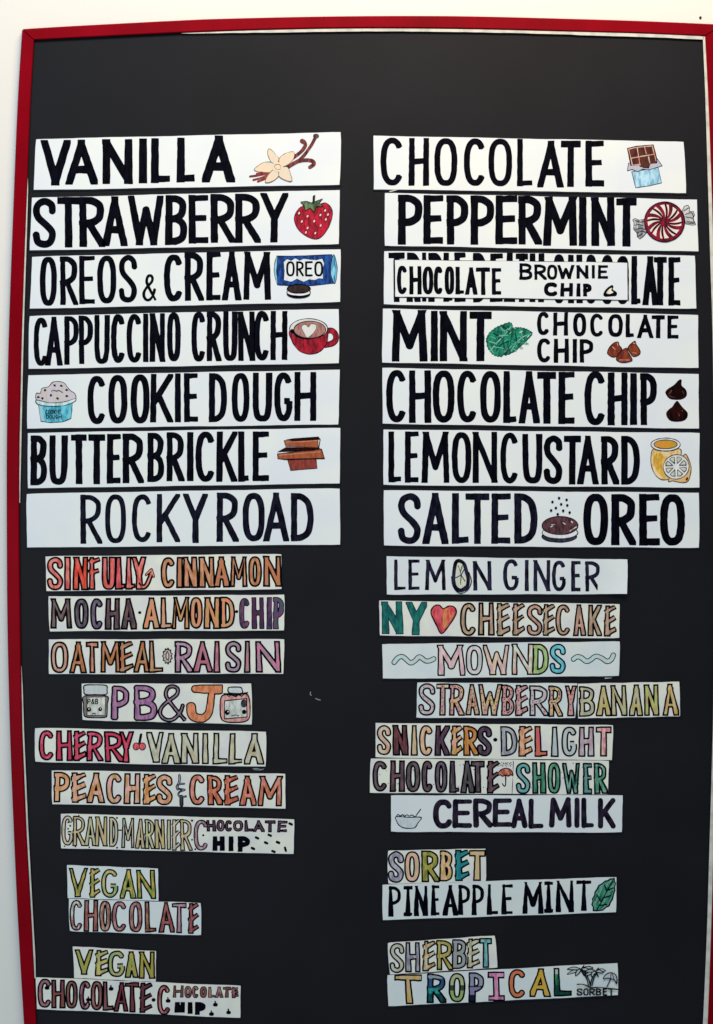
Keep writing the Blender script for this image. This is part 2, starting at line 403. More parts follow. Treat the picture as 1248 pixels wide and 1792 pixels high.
class Sketch:
    """a marker drawing on a strip: named pieces, each its own mesh; the first is the part, the rest its sub-parts"""
    def __init__(self, sign, name, zid):
        self.s = sign; self.z = zid; self.name = name; self.parts = {}; self.k = 0
    EACH = {'seed', 'chip', 'salt_grain', 'petal', 'leaf', 'palm_frond', 'lemon_segment', 'white_swirl', 'cherry', 'drop', 'bar', 'wrapper_twist', 'chocolate_chip', 'vanilla_pod'}
    def mb(self, p, new=False):
        if p not in self.parts or (new and p in self.EACH and self.parts[p][-1].v): self.parts.setdefault(p, []).append(MB())
        return self.parts[p][-1]
    def dep(self):
        self.k += 1; return self.s.d+0.00024+0.00004*self.k
    def pts(self, p): return [zp(self.z, *q) for q in p]
    def fill(self, part, pts, col, smooth=True, ol=None, oc=LINE, n=5, same=False):
        p = self.pts(pts)
        if smooth: p = catmull(p, True, n)
        D, gx, gy, h = poly_field(p)
        shape(self.mb(part, not same), [simplify(l, .06) for l in contours(D, gx, gy, h)], self.dep(), ink(col))
        if ol: self._line(part, p+[p[0]], ol, oc)
    def _line(self, part, p, w, col, cap='r', h=.5):
        if len(p) > 8 and p[0] == p[-1]:                 # a closed outline is drawn as three touching strokes
            n = len(p)-1; c = [0, n//3, 2*n//3, n]
            for a, b in zip(c, c[1:]): self._line(part, p[a:b+1], w, col, cap, h)
            return
        w = max(w*1.22, 1.0)
        X, Y, D, gx, gy, h = field([(p, w/2, cap)], min(h, max(.3, w*.4)), w+2)
        D = D+wobble(X, Y, .16, self.s.rnd)
        shape(self.mb(part), [simplify(l, .08) for l in contours(D, gx, gy, h)], self.dep(), ink(col))
    def line(self, part, pts, w, col=LINE, smooth=True, cap='r'):
        p = self.pts(pts)
        if smooth and len(p) > 2: p = catmull(p)
        self._line(part, p, w, col, cap)
    def ell(self, part, cx, cy, rx, ry, col, ol=None, oc=LINE, a=0, same=False):
        c, s = math.cos(a), math.sin(a)
        self.fill(part, [(cx+rx*math.cos(t)*c-ry*math.sin(t)*s, cy+rx*math.cos(t)*s+ry*math.sin(t)*c) for t in np.linspace(0, 6.283, 21)[:-1]], col, True, ol, oc, 2, same)
    def text(self, part, txt, xs, t, b, w, col=BLACK):
        for ch, (a, bb) in zip(txt, xs):
            x0, y0 = zp(self.z, a, t); x1, y1 = zp(self.z, bb, b); st = []
            for pts, c in G[ch]:
                st.append(([(x0+w/2+u*(x1-x0-w), y0+w/2+v*(y1-y0-w)) for u, v in pts], w/2, 'r'))
            X, Y, D, gx, gy, h = field(st, .35, w+2)
            shape(self.mb(part), [simplify(l, .06) for l in contours(D, gx, gy, h)], self.dep(), ink(col))
    def done(self):
        root = None
        for n, mb in [(n, m) for n, l in self.parts.items() for m in l]:
            if not mb.v: continue
            if root is None: root = mb.build(self.name, self.s.root, self.s.loc)
            else: mb.build(n, root, self.s.loc)

# ---------------------------------------------------------------- the wall and the framed board
WALL = mat("cream_wall_paint", lin((246, 240, 232)), lin((240, 236, 230)), scale=3.0, rough=0.7, spec=0.25, fac=(.3, .7), bump=0.05, bscale=120)
RED = mat("red_frame_paint", lin((150, 0, 22)), lin((130, 0, 15)), scale=14, rough=0.42, spec=0.035, fac=(.3, .7), bump=0.10, bscale=45, stretch=(1, 1, .5))
BOARD = mat("chalkboard_paint", lin((24, 23, 26)), lin((29, 28, 33)), scale=5, rough=0.52, spec=0.12, fac=(.3, .7), bump=0.04, bscale=160)
EDGE = mat("raw_board_edge", lin((226, 222, 210)), lin((196, 194, 184)), scale=60, rough=0.7, spec=0.2, fac=(.4, .7))
DARK = mat("dark_gap", lin((10, 8, 9)), rough=0.8, spec=0.1)

wm = MB()
wm.add([Vector((-6, 0.012, -1.5)), Vector((6, 0.012, -1.5)), Vector((6, 0.012, 5)), Vector((-6, 0.012, 5))], [(0, 1, 2, 3)], WALL)
wall = wm.build("wall"); wall["kind"] = "structure"

board = bpy.data.objects.new("menu_board", None); COL.objects.link(board); board.location = P(640, 1860, 0)
board.empty_display_size = 0.1
board["label"] = "tall black chalkboard menu in a red painted wooden frame on the cream wall"; board["category"] = "menu board"
BL = board.location.copy()
def at(tab, t):
    t = min(max(t, tab[0][0]), tab[-1][0])
    for i in range(len(tab)-1):
        if tab[i][0] <= t <= tab[i+1][0] or i == len(tab)-2:
            a, b = tab[i], tab[i+1]; s = (t-a[0])/(b[0]-a[0]); return a[1]+(b[1]-a[1])*s
def smooth_tab(tab):
    p = catmull([(a, b) for a, b in tab], n=6); return p
LO = smooth_tab([(51, 39), (180, 31), (400, 22), (600, 15), (780, 12), (950, 12), (1100, 13.2), (1280, 17.5), (1450, 24), (1612, 31.5), (1792, 42), (1900, 49)])
LI = smooth_tab([(70, 60), (180, 53.5), (330, 47.5), (470, 42), (600, 38), (780, 34), (950, 34), (1100, 36), (1280, 39), (1450, 46), (1612, 55), (1792, 64), (1890, 70)])
TO = smooth_tab([(39, 51), (120, 46), (300, 36.5), (400, 32.5), (600, 28.5), (800, 28.3), (1000, 33), (1128, 37), (1264, 43)])
TI = smooth_tab([(60, 70), (200, 63), (400, 54), (600, 49.5), (800, 50.2), (1000, 54.8), (1128, 58.2), (1233.5, 62.8)])
RI = smooth_tab([(62.8, 1233.5), (160, 1238.5), (260, 1242.5), (430, 1248), (620, 1252.5), (900, 1255), (1200, 1253.5), (1400, 1250), (1530, 1247), (1630, 1244), (1792, 1238), (1890, 1233)])
PR = smooth_tab([(68, 1230.3), (160, 1234.3), (300, 1238.6), (460, 1243.5), (620, 1248), (900, 1250.5), (1200, 1249), (1330, 1246.3), (1530, 1240.5), (1630, 1237.5), (1792, 1230.5), (1890, 1225)])
FD = 0.0065
def rail(outer, inner, name):
    """moulding between two sampled edges (photo px), chamfered, with ends cut to the mitre"""
    mb = MB(); n = len(outer); rows = []
    for (ox, oy), (ix, iy) in zip(outer, inner):
        L = math.hypot(ix-ox, iy-oy); ux, uy = (ix-ox)/L, (iy-oy)/L
        def q(t, d): return P(ox+ux*t, oy+uy*t, d)
        rows.append([q(0.5, -0.0115), q(0, FD-0.003), q(0.5, FD-0.001), q(1.8, FD), q(L-2.6, FD), q(L-1.2, FD-0.0007), q(L-0.3, FD-0.0025), q(L, 0.0004)])
    for r_ in rows: mb.v += r_
    m = len(rows[0]); k = mb.slot(RED)
    for i in range(n-1):
        for j in range(m-1):
            mb.f.append((i*m+j, (i+1)*m+j, (i+1)*m+j+1, i*m+j+1)); mb.mi.append(k)
    mb.f.append(tuple(range(m))); mb.mi.append(k); mb.f.append(tuple((n-1)*m+j for j in reversed(range(m)))); mb.mi.append(k)
    return mb.build(name, board, BL)
N = 60
gap = 0.75
left_o = [(at(LO, y), y) for y in np.linspace(51+gap*1.2, 1900, N)]; left_i = [(at(LI, y), y) for y in np.linspace(70+gap*1.2, 1890-6, N)]
rail(left_o, left_i, "frame_rail")
top_o = [(x, at(TO, x)) for x in np.linspace(39+gap, 1264-gap, N)]; top_i = [(x, at(TI, x)) for x in np.linspace(60+gap, 1233.5-gap, N)]
rail(top_o[::-1], top_i[::-1], "frame_rail")
right_i = [(at(RI, y), y) for y in np.linspace(62.8+gap*1.4, 1884, N)]; right_o = [(x+22+10*(1-i/(N-1))*0+ (9 if i == 0 else 0)*0, y) for i, (x, y) in enumerate(right_i)]
right_o[0] = (1264+gap, 43+gap*1.4)
right_o = [(at(RI, 62.8+(1884-62.8)*i/(N-1))+(30.5 if i == 0 else 22), right_o[i][1]) for i in range(N)]
rail(right_o[::-1], right_i[::-1], "frame_rail")
bo = [(x, 1906) for x in np.linspace(49.5, 1256, 20)]; bi = [(x, 1885.5) for x in np.linspace(70.5, 1232, 20)]
rail(bo, bi, "frame_rail")
pm = MB()
ys = np.linspace(56, 1892, 40)
for y in ys:
    xl = at(LI, min(max(y, 70), 1890))-4; xr = at(PR, min(max(y, 68), 1890))
    for s in np.linspace(0, 1, 12): 
        yy = y if y > 60 else max(46, at(TI, min(max(xl+(xr-xl)*s, 60), 1233))-1)
        pm.v.append(P(xl+(xr-xl)*s, yy, 0))
k = pm.slot(BOARD)
for i in range(len(ys)-1):
    for j in range(11): pm.f.append((i*12+j, (i+1)*12+j, (i+1)*12+j+1, i*12+j+1)); pm.mi.append(k)
pm.build("chalkboard_panel", board, BL)
# dark rebate behind the panel and mitres
dm = MB(); yy_ = np.linspace(54, 1895, 40)
for y in yy_:
    for x in (at(LO, y)+4, 640, 1250): dm.v.append(P(x, max(y, at(TO, min(max(x, 39), 1264))+3), -0.004))
k = dm.slot(DARK)
for i in range(39):
    for j in range(2): dm.f.append((i*3+j, (i+1)*3+j, (i+1)*3+j+1, i*3+j+1)); dm.mi.append(k)
dm.build("frame_back", board, BL)
def strip(rows, name, horiz=False):
    mb = MB()
    for t, a, b in rows:
        pa, pb = ((t, a), (t, b)) if horiz else ((a, t), (b, t))
        mb.v += [P(*pa, 0.0042), P(*pb, 0.0042)]
    k = mb.slot(EDGE)
    for i in range(len(rows)-1):
        f = (2*i, 2*i+2, 2*i+3, 2*i+1); mb.f.append(f if not horiz else f[::-1]); mb.mi.append(k)
    return mb.build(name, board, BL)
rr = random.Random(3)
strip([(y, at(PR, y)-0.2, at(RI, y)+0.8) for y in np.linspace(64, 1884, 90)], "raw_edge_strip")
strip([(x, at(TI, x)+0.8, at(TI, x)+0.8+(0.4+4.4*min(1, (x-318)/180)**.7)+(0.8 if x > 1000 else 0)+rr.uniform(-.25, .25)) for x in np.linspace(318, 1231, 60)], "raw_edge_strip", True)
strip([(y, at(LI, y)+0.4, at(LI, y)+0.4+w_) for y, w_ in [(312, .2), (330, 1.4), (400, 2.4), (470, 2.8), (560, 2.8), (620, 2.8), (780, 3.0), (840, 2.0), (880, 1.2)]], "raw_edge_strip")
strip([(y, at(LI, y)+0.6, at(LI, y)+0.6+w_) for y, w_ in [(1165, .2), (1200, 1.8), (1280, 2.6), (1450, 3.0), (1612, 2.8), (1680, 3.2), (1712, 2.2)]], "raw_edge_strip")
# chalk specks, pin head, tape scrap
CH = mat("chalk", lin((150, 152, 158)), rough=.9, spec=.1)
cm = MB()
for pts, w_ in (([(543.5, 1211), (543, 1215), (544.8, 1217)], 1.6), ([(552.5, 1222.3), (556, 1224), (560.5, 1225)], 1.6)):
    X, Y, D, gx, gy, h = field([(pts, w_/2, 'r')], .4, 3); shape(cm, [simplify(l, .08) for l in contours(D, gx, gy, h)], 0.0004, CH)
cm.build("chalk_mark", board, BL)
def tiny(name, label, cat, pts, depth, m, th=0.0008):
    mb = MB(); n = len(pts)
    f = [P(x, y, depth) for x, y in pts]; b = [v+Vector((0, th, 0)) for v in f]
    mb.add(f+b, [tuple(range(n))[::-1]]+[(i, (i+1) % n, n+(i+1) % n, n+i) for i in range(n)], m)
    o = mb.build(name, None, sum(f, Vector())/n); o["label"] = label; o["category"] = cat
tiny("nail", "tiny dark nail head in the cream wall above the frame's top right corner", "nail",
     [(1226+2*math.cos(a), 30.5+2.2*math.sin(a)) for a in np.linspace(0, 6.28, 13)[:-1]], -0.010, DARK, 0.003)
tiny("tape_scrap", "small white scrap of tape under the right end of the pastel wave strip", "tape", [(1058, 1185.3), (1070.5, 1183.6), (1071.3, 1186.4), (1059, 1188)], 0.001, EDGE)
CLEAR = mat("yellowed_tape", lin((150, 152, 150)), lin((70, 72, 80)), scale=120, rough=.3, spec=.5)
tiny("tape_scrap", "frayed grey scrap of tape under the right end of the cherry vanilla strip", "tape", [(441, 1345), (448, 1344), (457, 1346), (463, 1344.5), (461, 1347), (453, 1349), (446, 1348)], 0.0014, CLEAR)
tiny("paper_edge", "thin white paper edge sticking out under the left end of the big chocolate strip", "paper", [(681, 334.6), (690, 332.2), (700, 331.2), (692, 333.6), (683, 336)], 0.0016, EDGE)

# ================================================================= the strips, left column, large
s = Sign("white strip lettered VANILLA with a cream flower and brown vanilla pods", [('A', 97, 97), ('B', 1152, 47), ('B', 1145, 430), ('A', 78, 468)])
s.word('lettering', 'VANILL', 'A', [(132, 346), (312, 544), (580, 798), (835, 915), (933, 1075), (1122, 1253)], (106, 86), (438, 412), 13.8)
s.word('lettering', 'A', 'B', [(142, 378)], (70, 70), (415, 415), 15.5)
k = Sketch(s, "vanilla_drawing", 'B'); PET = ((252, 232, 206), (246, 214, 186)); BR = ((92, 34, 30), (128, 60, 58))
for p in ([(630, 345), (560, 360), (490, 370)], [(620, 360), (570, 380), (515, 395)], [(625, 372), (590, 390), (548, 406)], [(620, 345), (580, 345), (540, 350)]): k.mb('vanilla_pod', True); k.line('vanilla_pod', p, 3.2, ((120, 38, 34), (150, 60, 60)))
k.mb('vanilla_pod', True); k.line('vanilla_pod', [(800, 235), (860, 190), (892, 145), (885, 118), (870, 110)], 5, BR); k.line('vanilla_pod', [(870, 112), (880, 118)], 7, BR)
k.mb('vanilla_pod', True); k.line('vanilla_pod', [(815, 268), (870, 230), (930, 150), (970, 78)], 4.6, BR); k.line('vanilla_pod', [(965, 75), (975, 75)], 6.5, ((70, 50, 50), (110, 80, 80)))
k.mb('vanilla_pod', True); k.line('vanilla_pod', [(765, 303), (830, 262), (900, 250), (945, 258), (955, 280), (925, 302)], 5.4, BR)
for p in ([(700, 245), (660, 190), (628, 168), (617, 195), (630, 240), (662, 285)], [(700, 245), (740, 205), (805, 190), (808, 235), (770, 280), (720, 295)],
          [(660, 275), (600, 265), (550, 290), (520, 320), (560, 335), (650, 335)], [(645, 330), (600, 408), (650, 405), (703, 362), (720, 310)], [(700, 365), (745, 395), (793, 403), (785, 355), (760, 300), (710, 310)]):
    k.fill('petal', p, PET, ol=.8, oc=((92, 80, 66), (130, 110, 95)))
k.ell('petal', 690, 300, 40, 36, PET)
k.line('flower_centre', [(672, 285), (702, 280), (716, 300), (706, 318), (680, 318), (668, 302), (672, 285)], .9, ((120, 100, 80), (90, 76, 60)), smooth=False)
k.done(); s.done()

s = Sign("white strip lettered STRAWBERRY with a red strawberry drawing", [('C', 66, 88), ('D', 1142, 30), ('D', 1138, 424), ('C', 50, 472)])
s.word('lettering', 'STRAWB', 'C', [(70, 242), (255, 410), (412, 597), (580, 760), (768, 1028), (1038, 1198)], (88, 68), (456, 428), 12.6)
s.word('lettering', 'ERRY', 'D', [(42, 188), (203, 380), (383, 565), (568, 765)], (66, 50), (421, 411), 12.4)
k = Sketch(s, "strawberry_drawing", 'D')
k.fill('fruit', [(860, 155), (822, 200), (812, 250), (840, 315), (895, 365), (960, 388), (1010, 372), (1060, 305), (1088, 220), (1080, 160), (1040, 125), (1000, 135), (940, 150), (900, 146)], ((150, 4, 32), (188, 14, 50)), ol=1.3, oc=((90, 10, 40), (60, 10, 40)))
for x, y in ((870, 260), (912, 222), (960, 258), (1005, 213), (1040, 180), (1045, 245), (1007, 290), (968, 345), (912, 308), (850, 200), (1060, 210), (900, 340)):
    k.ell('seed', x, y, 8, 14, ((60, 10, 20), (40, 10, 20)), a=.4); k.ell('seed', x-3, y, 6, 10, ((255, 236, 225), (250, 200, 200)), a=.4, same=True)
k.fill('leaf', [(858, 118), (900, 112), (935, 125), (946, 120), (950, 75), (962, 70), (958, 118), (1017, 95), (992, 125), (1022, 150), (972, 150), (955, 192), (928, 160), (892, 182), (884, 145)], ((70, 96, 62), (104, 128, 92)), smooth=False, ol=1.0, oc=((20, 36, 22), (30, 40, 30)))
k.line('leaf', [(950, 128), (955, 75)], 2.2, ((24, 30, 26), (40, 56, 40)))
k.done(); s.done()

s = Sign("white strip lettered in black with a blue cookie packet drawing and a cookie", [('E', 67, 80), ('F', 1150, 25), ('F', 1146, 410), ('E', 53, 458)])
s.word('lettering', 'OREOS', 'E', [(125, 247), (272, 400), (410, 526), (542, 680), (698, 832)], (82, 66), (440, 410), 9.6)
s.word('lettering#2', '&', 'E', [(872, 978)], (208, 208), (407, 407), 4.6)
s.word('lettering#3', 'C', 'E', [(1028, 1170)], (62, 62), (408, 408), 10.5)
s.word('lettering#3', 'REAM', 'F', [(14, 152), (172, 277), (287, 425), (440, 642)], (46, 42), (404, 394), 10.8)
k = Sketch(s, "cookie_packet_drawing", 'F')
k.fill('packet', [(685, 75), (800, 76), (900, 72), (1085, 65), (1106, 160), (1108, 272), (950, 290), (760, 290), (690, 285), (682, 180)], ((6, 44, 112), (20, 74, 150)), smooth=False, ol=1.2, oc=((10, 20, 60), (14, 30, 80)))
k.fill('packet', [(690, 75), (672, 110), (666, 160), (668, 210), (690, 285), (684, 180)], ((120, 190, 220), (160, 214, 232)), ol=.8)
k.fill('packet', [(1097, 65), (1124, 160), (1106, 276), (1076, 185)], ((96, 176, 214), (130, 204, 228)), ol=1.0, oc=((10, 40, 90), (10, 40, 90))); k.line('packet', [(1100, 80), (1110, 170), (1102, 260)], 1, ((20, 80, 140), (20, 80, 140)))
k.fill('packet_label', [(735, 120), (760, 98), (790, 110), (820, 92), (850, 110), (880, 96), (910, 100), (970, 106), (1015, 95), (1028, 130), (1018, 165), (1020, 240), (990, 236), (960, 250), (920, 244), (880, 262), (830, 240), (790, 262), (738, 250), (742, 180)], ((244, 244, 240), (232, 236, 240)), smooth=False)
k.text('packet_label', 'OREO', [(752, 815), (825, 882), (890, 947), (957, 1022)], 113, 224, 3.7)
k.ell('cookie', 843, 352, 86, 32, BLACK); k.ell('cookie', 843, 340, 86, 26, ((246, 246, 240), (236, 236, 232)), ol=1); k.ell('cookie', 844, 314, 84, 32, ((62, 36, 36), (40, 24, 26)), ol=1.4, oc=BLACK)
k.done(); s.done()

s = Sign("white strip lettered CAPPUCCINO CRUNCH with a red coffee cup drawing", [('G', 48, 75), ('H', 1138, 22), ('H', 1137, 418), ('G', 40, 460)])
s.word('lettering', 'CAPPUCCINO', 'G', [(78, 188), (165, 288), (302, 408), (408, 512), (520, 633), (642, 748), (755, 870), (875, 914), (925, 1035), (1050, 1150)], (85, 48), (440, 402), 9.4)
s.word('lettering#2', 'CRUNCH', 'H', [(62, 170), (175, 280), (293, 398), (402, 525), (520, 634), (638, 762)], (44, 37), (408, 396), 9.6)
k = Sketch(s, "coffee_cup_drawing", 'H'); RC = ((128, 4, 26), (172, 16, 42)); RO = ((70, 8, 24), (40, 8, 20))
k.line('handle', [(1045, 185), (1085, 182), (1113, 212), (1112, 250), (1085, 275), (1040, 285)], 8.6, RO); k.line('handle', [(1045, 185), (1085, 182), (1113, 212), (1112, 250), (1085, 275), (1040, 285)], 6.2, RC)
k.fill('cup', [(778, 180), (790, 245), (820, 298), (860, 335), (930, 353), (1000, 332), (1040, 285), (1055, 235), (1052, 170), (1000, 150), (880, 150)], RC, ol=1.2, oc=RO)
k.ell('rim', 916, 168, 138, 74, ((240, 236, 230), (226, 222, 220)), ol=1.0); k.fill('rim', [(785, 190), (800, 170), (860, 215), (935, 238), (900, 245), (840, 230)], BLACK)
k.ell('coffee', 925, 174, 116, 62, ((190, 140, 132), (160, 104, 96)), ol=1.0, oc=((50, 20, 20), (40, 16, 16)))
k.fill('milk_heart', [(915, 155), (935, 132), (970, 140), (968, 175), (940, 210), (905, 232), (885, 200), (865, 165), (872, 142), (897, 138)], ((244, 240, 232), (230, 226, 220)), ol=.6, oc=((120, 80, 76), (120, 80, 76)))
k.done(); s.done()

s = Sign("white strip lettered COOKIE DOUGH with a blue tub of ice cream at its left", [('I', 37, 68), ('J', 1144, 30), ('J', 1133, 427), ('I', 30, 458)])
s.word('lettering', 'COOKI', 'I', [(470, 610), (622, 762), (785, 923), (928, 1092), (1110, 1148)], (76, 52), (430, 410), 11)
s.word('lettering', 'E', 'J', [(8, 112)], (52, 52), (412, 412), 10.5)
s.word('lettering#2', 'DOUGH', 'J', [(190, 322), (355, 487), (508, 650), (665, 802), (812, 972)], (54, 44), (412, 402), 10.8)
k = Sketch(s, "ice_cream_tub_drawing", 'I')
k.fill('tub', [(115, 283), (122, 340), (132, 405), (200, 414), (290, 409), (350, 385), (357, 330), (360, 268), (250, 280)], ((72, 172, 198), (104, 196, 214)), smooth=False, ol=1.0)
k.fill('tub', [(118, 285), (122, 340), (133, 402), (160, 405), (148, 350), (145, 292)], ((180, 216, 228), (150, 206, 220)), smooth=False)
k.fill('ice_cream', [(98, 202), (128, 200), (140, 165), (188, 152), (215, 122), (255, 114), (300, 125), (322, 152), (348, 182), (380, 205), (380, 245), (300, 268), (200, 272), (104, 252)], ((226, 212, 208), (212, 200, 206)), ol=.9)
k.fill('tub_rim', [(100, 250), (112, 282), (200, 295), (300, 289), (375, 262), (382, 240), (300, 263), (200, 270)], ((190, 224, 228), (214, 234, 236)), ol=.9)
for x, y in ((232, 143), (280, 146), (162, 178), (320, 176), (205, 215), (253, 238), (320, 220), (143, 237), (113, 228)):
    a = RND.uniform(0, 3); k.fill('chocolate_chip', [(x+13*math.cos(a+t)*r_, y+11*math.sin(a+t)*r_) for t, r_ in ((0, 1.1), (1.6, .7), (2.8, 1), (4.4, .8))], BLACK, smooth=False)
k.line('ice_cream', [(208, 185), (225, 178), (245, 184), (262, 180), (290, 195)], .7)
k.text('tub_lettering', 'COOKIE', [(165, 182), (184, 201), (203, 220), (223, 240), (245, 253), (258, 280)], 320, 352, 1.1); k.text('tub_lettering', 'DOUGH', [(170, 190), (194, 212), (216, 234), (238, 256), (260, 282)], 356, 386, 1.1)
k.done(); s.done()

s = Sign("white strip lettered BUTTER BRICKLE with a stack of brown brittle bars", [('K', 35, 52), ('L', 1145, 15), ('L', 1145, 420), ('K', 37, 455)])
s.word('lettering', 'BUTTER', 'K', [(57, 178), (192, 327), (353, 465), (480, 597), (612, 714), (728, 880)], (72, 54), (436, 416), 11.2)
s.word('lettering#2', 'BRI', 'K', [(908, 1030), (1047, 1175), (1190, 1248)], (52, 44), (412, 402), 10.8)
s.word('lettering#2', 'CKLE', 'L', [(92, 240), (245, 395), (403, 480), (508, 628)], (42, 42), (411, 404), 11)
k = Sketch(s, "brittle_bars_drawing", 'L'); BB = ((186, 98, 58), (160, 76, 44)); BD = ((40, 14, 16), (24, 10, 12))
k.fill('bar', [(765, 250), (970, 240), (978, 310), (785, 326)], ((160, 66, 52), (130, 50, 44)), smooth=False, ol=1.1, oc=((80, 20, 40), (60, 20, 30)))
k.fill('bar', [(690, 205), (1010, 170), (1030, 236), (755, 248), (692, 240)], BB, smooth=False, ol=1.1, oc=BD); k.fill('bar', [(686, 192), (750, 156), (1005, 162), (960, 182), (760, 190)], BD, smooth=False)
k.line('bar', [(700, 215), (1000, 190)], 1, ((226, 160, 120), (210, 130, 90)))
k.fill('bar', [(738, 108), (800, 112), (985, 100), (985, 160), (750, 150)], BB, smooth=False, ol=1.0, oc=((80, 30, 20), (60, 20, 20))); k.fill('bar', [(745, 102), (800, 92), (985, 79), (1000, 100), (900, 108), (830, 112)], BD, smooth=False)
k.line('bar', [(755, 118), (860, 116), (980, 108)], 1, ((232, 160, 120), (210, 130, 90)))
k.line('bar', [(985, 80), (1000, 100), (990, 160)], 1.2, BD, smooth=False); k.line('bar', [(740, 245), (1030, 238)], 1.6, BD)
k.done(); s.done()

s = Sign("white strip lettered ROCKY ROAD with no drawing, lowest of the large left strips", [('M', 27, 58), ('N', 1145, 18), ('N', 1144, 428), ('M', 30, 450)], paper=PAPER_W)
s.word('lettering', 'ROCK', 'M', [(420, 575), (598, 753), (793, 947), (975, 1142)], (64, 58), (424, 408), 9.4, ink_=NAVY)
s.word('lettering', 'Y', 'N', [(5, 180)], (58, 58), (416, 416), 10.6, ink_=NAVY)
s.word('lettering#2', 'ROAD', 'N', [(247, 405), (435, 597), (588, 772), (787, 952)], (50, 52), (408, 405), 11, ink_=NAVY)
s.done()

# ================================================================= right column, large
s = Sign("white strip lettered CHOCOLATE with a chocolate bar in a light blue wrapper", [('O', 57, 52), ('P', 1068, 95), ('P', 1088, 470), ('O', 60, 442)])
s.word('lettering', 'CHOCOL', 'O', [(108, 278), (314, 462), (500, 668), (715, 878), (893, 1067), (1102, 1215)], (65, 74), (416, 421), 10.4)
s.word('lettering', 'ATE', 'P', [(5, 192), (175, 315), (352, 487)], (86, 88), (430, 424), 11.6)
k = Sketch(s, "chocolate_bar_drawing", 'CB'); CO = ((96, 44, 34), (70, 26, 22)); CL = ((240, 200, 176), (214, 150, 126))
k.fill('wrapper', [(320, 880), (900, 790), (970, 1125), (690, 1190), (405, 1230)], ((146, 200, 230), (176, 218, 238)), smooth=False, ol=1.0, oc=((50, 70, 96), (50, 60, 80)))
k.fill('foil', [(250, 690), (225, 860), (330, 830), (450, 880), (560, 820), (700, 840), (850, 790), (985, 750), (880, 600), (700, 700)], ((206, 204, 218), (186, 184, 204)), smooth=False, ol=.9, oc=((60, 54, 66), (40, 40, 50)))
k.fill('chocolate', [(225, 370), (420, 325), (790, 290), (870, 600), (870, 690), (720, 700), (690, 800), (590, 790), (500, 760), (480, 720), (300, 740)], CO, smooth=False, ol=1.1, oc=((40, 16, 16), (30, 12, 12)))
for p in ([(250, 390), (420, 350), (770, 315)], [(310, 585), (470, 555), (800, 500)], [(440, 360), (500, 740)], [(600, 345), (640, 490)], [(255, 390), (335, 735)], [(765, 310), (850, 640)], [(690, 560), (715, 690)], [(330, 735), (500, 715)]): k.line('chocolate', p, 1.3, CL)
k.done(); s.done()

s = Sign("white strip lettered PEPPERMINT with a red swirl candy in grey wrapper", [('Q', 137, 32), ('R', 1163, 80), ('R', 1175, 458), ('Q', 140, 415)])
s.word('lettering', 'PEPPER', 'Q', [(237, 413), (420, 566), (590, 748), (765, 936), (945, 1105), (1112, 1280)], (43, 54), (406, 408), 13)
s.word('lettering', 'MINT', 'R', [(47, 293), (305, 360), (395, 565), (577, 725)], (55, 70), (413, 424), 13.4)
k = Sketch(s, "peppermint_drawing", 'PC'); GR = ((150, 148, 154), (190, 188, 192)); MR = ((92, 2, 28), (134, 10, 42))
k.fill('wrapper_twist', [(270, 375), (180, 385), (110, 355), (70, 380), (95, 430), (85, 540), (140, 600), (150, 670), (190, 705), (240, 670), (310, 590)], GR, smooth=False, ol=.8)
k.fill('wrapper_twist', [(900, 230), (940, 150), (1000, 135), (1030, 180), (1020, 240), (1090, 240), (1110, 300), (1080, 360), (1130, 460), (1080, 470), (960, 450), (940, 330)], ((226, 224, 222), (190, 188, 190)), smooth=False, ol=.8)
for p in ([(110, 390), (200, 420), (260, 400)], [(100, 470), (180, 460), (250, 480)], [(130, 540), (200, 520), (280, 540)], [(150, 600), (220, 570), (290, 590)], [(160, 660), (230, 610)], [(930, 230), (1010, 180)], [(950, 290), (1060, 260), (1090, 330)], [(960, 330), (1080, 350)], [(970, 400), (1080, 420)], [(970, 430), (1100, 440)], [(1090, 360), (1100, 430)]): k.line('wrapper_twist', p, 1.3, ((60, 58, 62), (90, 88, 92)))
k.ell('candy', 605, 415, 337, 335, MR, ol=1.6, oc=((60, 6, 30), (40, 6, 24)))
WH = ((250, 244, 234), (240, 228, 220))
def wedge(a, da, r0, r1, tw):
    o = []
    for t in np.linspace(0, 1, 6): r_ = r0+(r1-r0)*t; a_ = a+tw*t; o.append((605+r_*math.cos(a_-da*t*.5-.02), 410+r_*math.sin(a_-da*t*.5-.02)))
    for t in np.linspace(1, 0, 6): r_ = r0+(r1-r0)*t; a_ = a+tw*t; o.append((605+r_*math.cos(a_+da*t*.5+.02), 410+r_*math.sin(a_+da*t*.5+.02)))
    return o
for i, a in enumerate(np.arange(0, 6.28, 6.283/8)):
    k.fill('white_swirl', wedge(a+.18, .24, 80, 285, -.32), WH, smooth=False); k.fill('white_swirl', wedge(a+.50, .10, 105, 288, -.32), WH, smooth=False)
    k.line('candy', [(605+r_*math.cos(a+.37-.32*(r_-70)/215), 410+r_*math.sin(a+.37-.32*(r_-70)/215)) for r_ in (70, 180, 290)], 1.1, ((50, 6, 20), (40, 6, 18)))
k.done(); s.done()

